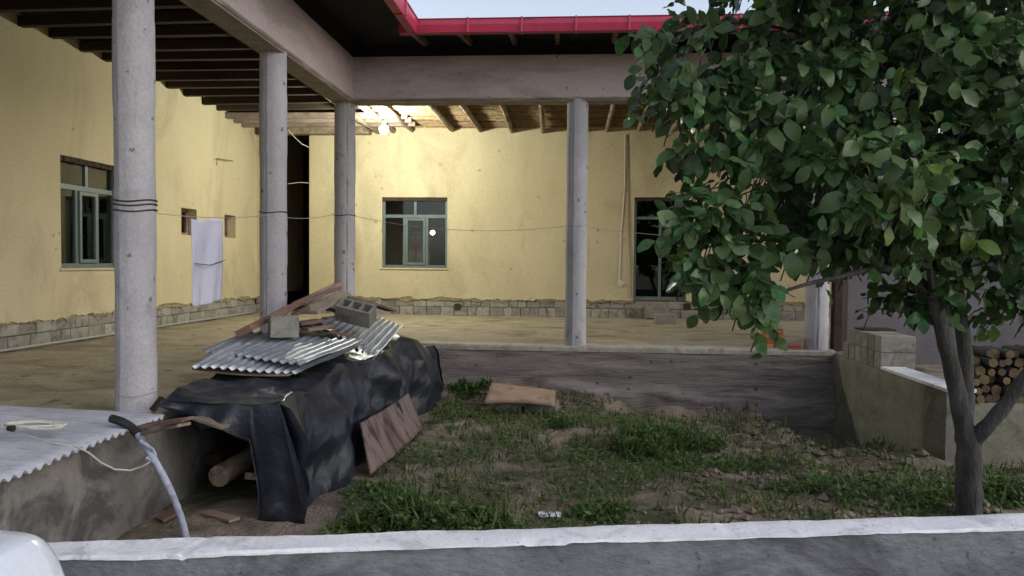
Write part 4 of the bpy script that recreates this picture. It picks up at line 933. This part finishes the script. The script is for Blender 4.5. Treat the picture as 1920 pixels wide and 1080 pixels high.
# leaves that show largest become parts
cells = {}
for i, L in enumerate(LV):
    x, y, z = proj(L[0]+L[1]*L[3]*.5)
    if not (0 < x < 1920 and 0 < y < 1080): continue
    k = (int(x/34), int(y/34)); cells.setdefault(k, []).append((z, i))
pick = []
for k, l in cells.items():
    l.sort(); pick += [(LV[i][3]/z, i) for z, i in l[:2]]
pick.sort(reverse=True); big = {i for _, i in pick[:300]}
for i in sorted(big):
    pos, ld, nrm, s, k, yg = LV[i]
    o = link('leaf', leafmesh[k*2+(1 if yg else 0)], tree); o.matrix_basis = Matrix.Translation(pos-toT) @ (frame_of(ld, nrm)*s).to_4x4()
for yg, nm in ((False, 'foliage'), (True, 'young_lit_foliage')):
    vs, fs, base = [], [], 0
    for i, (pos, ld, nrm, s, k, y_) in enumerate(LV):
        if i in big or y_ != yg: continue
        Fm = np.array(frame_of(ld, nrm))*s; V = SHV[k] @ Fm.T+np.array(pos-toT); vs.append(V); fs += [tuple(a+base for a in f) for f in SH[k][1]]; base += len(V)
    me = bpy.data.meshes.new(nm); me.from_pydata(np.concatenate(vs).tolist(), [], fs); me.materials.append(M['leaf2' if yg else 'leaf']); me.polygons.foreach_set('use_smooth', [True]*len(me.polygons))
    tag(link(nm, me, tree), kind='stuff')
# twigs
m = MB()
for i in range(0, len(LV), 7):
    pos, ld, nrm, s, k, yg = LV[i]; pos = pos-toT
    m.tube([pos+Vector((0, .1, -.18)), pos+Vector((0.02, .03, -.05)), pos+ld*.1], [.005, .004, .002], 4, caps=False)
tag(m.build('twigs', M['bark'], tree), kind='stuff')

# ------------------------------------------------------------------ weeds, grass, litter
def scatter_leaves(name, mat, pts, size, up, kind='stuff', label=None, cat=None, shape=0, parent=None):
    rg = np.random.default_rng(len(pts)); vs = []; fs = []; base = 0
    V0 = np.array([(0,0,0), (.4,.28,.05), (1,0,-.05), (.4,-.28,.05)]) if shape == 0 else np.array([(0,-.06,0), (0,.06,0), (.55,.045,.06), (.55,-.045,.06), (1,0,-.02)])
    F0 = [(0, 1, 2), (0, 2, 3)] if shape == 0 else [(0, 1, 2, 3), (3, 2, 4)]
    for (x, y, z) in pts:
        az = rg.uniform(0, 6.28); el = rg.uniform(*up); s = rg.uniform(*size)
        ld = Vector((math.cos(az)*math.cos(el), math.sin(az)*math.cos(el), math.sin(el)))
        nrm = Vector((rg.uniform(-.6, .6), rg.uniform(-.6, .6), 1)); fm = frame_of(ld, nrm)
        vs.append(V0 @ (np.array(fm)*s).T+np.array((x, y, z))); fs += [tuple(a+base for a in f) for f in F0]; base += len(V0)
    me = bpy.data.meshes.new(name); me.from_pydata(np.concatenate(vs).tolist(), [], fs); me.materials.append(mat)
    return tag(link(name, me, parent), label, cat, None, kind)
clumps = [  # px,py on ground, radius x, radius y, height, n, weed kind, label
 (820, 985, .62, .30, .20, 2600, 'weed', 'bushy bright green weed patch just behind the front wall'),
 (700, 985, .30, .22, .12, 500, 'weed2', 'yellowish low weed at the foot of the hanging black sheet'),
 (1240, 830, .55, .45, .20, 2600, 'weed', 'thick dark green weed clump in the middle of the yard'),
 (1195, 850, .22, .25, .22, 700, 'weed', 'taller green weed at the left of the middle clump'),
 (1340, 870, .60, .35, .10, 900, 'weed', 'low weed spreading right from the middle clump'),
 (880, 750, .26, .22, .16, 900, 'weed', 'small bright weed tuft left of the warped brown board'),
 (1130, 965, .22, .20, .12, 500, 'weed', 'small loose weed in the near middle of the yard'),
 (1640, 930, .75, .40, .13, 1400, 'weed', 'dark weeds spreading left of the tree trunk'),
 (1880, 930, .35, .30, .16, 700, 'weed', 'dark weeds at the right of the tree trunk'),
 (1050, 800, .15, .15, .16, 200, 'weed', 'lone upright weed before the warped brown board'),
 (720, 930, .30, .22, .09, 420, 'weed', 'flat leaved weed beside the short grey timber'),
 (1480, 800, .25, .2, .10, 250, 'weed2', 'dry yellowish weed on the bank near the dark hole'),
]
rc = random.Random(21)
for (px, py, rx_, ry_, h_, n, mt, lab) in clumps:
    q = onZ(px, py, .03); pts = []
    for _ in range(n):
        a_ = rc.uniform(0, 6.28); r_ = math.sqrt(rc.random())*(1+.25*math.sin(a_*3+px)); x = q.x+rx_*r_*math.cos(a_); y = q.y+ry_*r_*math.sin(a_)
        hh = h_*(1-.65*r_*r_)*(.75+.5*N3(x, y, 2, 5)); pts.append((x, y, gz(x, y)+.0+hh*rc.random()**.7))
    o = scatter_leaves('weed_clump', M[mt], pts, (.03, .075), (-.3, .9), kind=None, label=lab, cat='weed')
    bl = [(x, y, gz(x, y)) for x, y, z in pts[::9]]
    scatter_leaves('blades', M['grass'], bl, (h_*.5, h_*1.4), (.5, 1.5), kind='stuff', shape=1, parent=o)
    st = MB()
    for x, y, z in pts[::12]: st.tube([(x+rc.uniform(-.03, .03), y+rc.uniform(-.03, .03), gz(x, y)-.01), (x, y, z)], .0025, 3, caps=False)
    tag(st.build('stems', M[mt], o), kind='stuff')
cover, grass_, lit = [], [], []
def yard_ok(x, y): return (-1.75 < x < 3.5 and y > 5 and y < 10.7) or (3.5 <= x < 8 and 5 < y < 7.8)
for _ in range(80000):
    x, y = rc.uniform(-1.9, 7), rc.uniform(5.2, 10.7)
    if not yard_ok(x, y): continue
    d = .26+1.6*FB(x, y, 11, 1.1)-.25*ease((y-9.6)/.8)+(.2 if x < .3 else -.05)
    if x > 1.2 and y < 7.2: d -= .25
    if rc.random() < d*.75: cover.append((x, y, gz(x, y)+rc.uniform(.0, .035)))
    elif rc.random() < .12+d*.4: grass_.append((x, y, gz(x, y)-.005))
    if rc.random() < .035: lit.append((x, y, gz(x, y)+.008))
scatter_leaves('ground_cover', M['weed2'], cover[::2], (.02, .06), (-.2, .5), label='low green ground cover over the yard soil', cat='ground cover')
scatter_leaves('ground_cover', M['weed'], cover[1::2], (.02, .06), (-.2, .5), label='darker low leaves between the ground cover in the yard', cat='ground cover')
scatter_leaves('grass', M['grass'], grass_, (.05, .15), (.5, 1.5), shape=1, label='thin short grass over the yard', cat='grass')
scatter_leaves('dry_leaves', M['litter'], lit, (.02, .05), (-.15, .2), label='dry leaves and straw lying on the yard soil', cat='leaf litter')
# stones / clods
st = MB()
for _ in range(1500):
    x, y = rc.uniform(-1.6, 3.4), rc.uniform(5.5, 10.6)
    if x < 1.0 and y < 10.2 and rc.random() < .8: continue
    s = rc.uniform(.012, .045)*(1.4 if x > 2 else 1); c = Vector((x, y, gz(x, y)+s*.3)); n0 = len(st.v)
    vv = [Vector(v) for v in ((1,0,0),(-1,0,0),(0,1,0),(0,-1,0),(0,0,.8),(0,0,-.8))]
    st.add([c+Vector((v.x*s*rc.uniform(.7, 1.3), v.y*s*rc.uniform(.7, 1.3), v.z*s*rc.uniform(.6, 1.1))) for v in vv], [(0,2,4),(2,1,4),(1,3,4),(3,0,4),(2,0,5),(1,2,5),(3,1,5),(0,3,5)])
st.build('stones', M['soil'], kind='stuff', label='clods and small stones on the yard soil', cat='stones')
# scraps of paper
for px, py, s, lab in ((1030, 962, .09, 'crumpled pale scrap of paper lying on the soil in the near yard'), (1420, 820, .035, 'tiny white scrap on the bank near the dark hole')):
    q = onZ(px, py, .04); o = grid_mb(lambda i, j: (q.x+(i-3)*s/3, q.y+(j-1)*s*.5, gz(q.x+(i-3)*s/3, q.y+(j-1)*s*.5)+.022+.012*abs(N3(i*.5, j*.5, px))), 7, 3).build('paper_scrap', M['cap'], label=lab, cat='paper scrap')
cable([onZ(690, 968, .12), onZ(740, 956, .16), onZ(800, 946, .2), onZ(850, 945, .2), onZ(900, 960, .12)], .004, M['weed2'], 'dry_stalk', 'long pale grass stalk bending over the green weed patch', 'grass stalk')
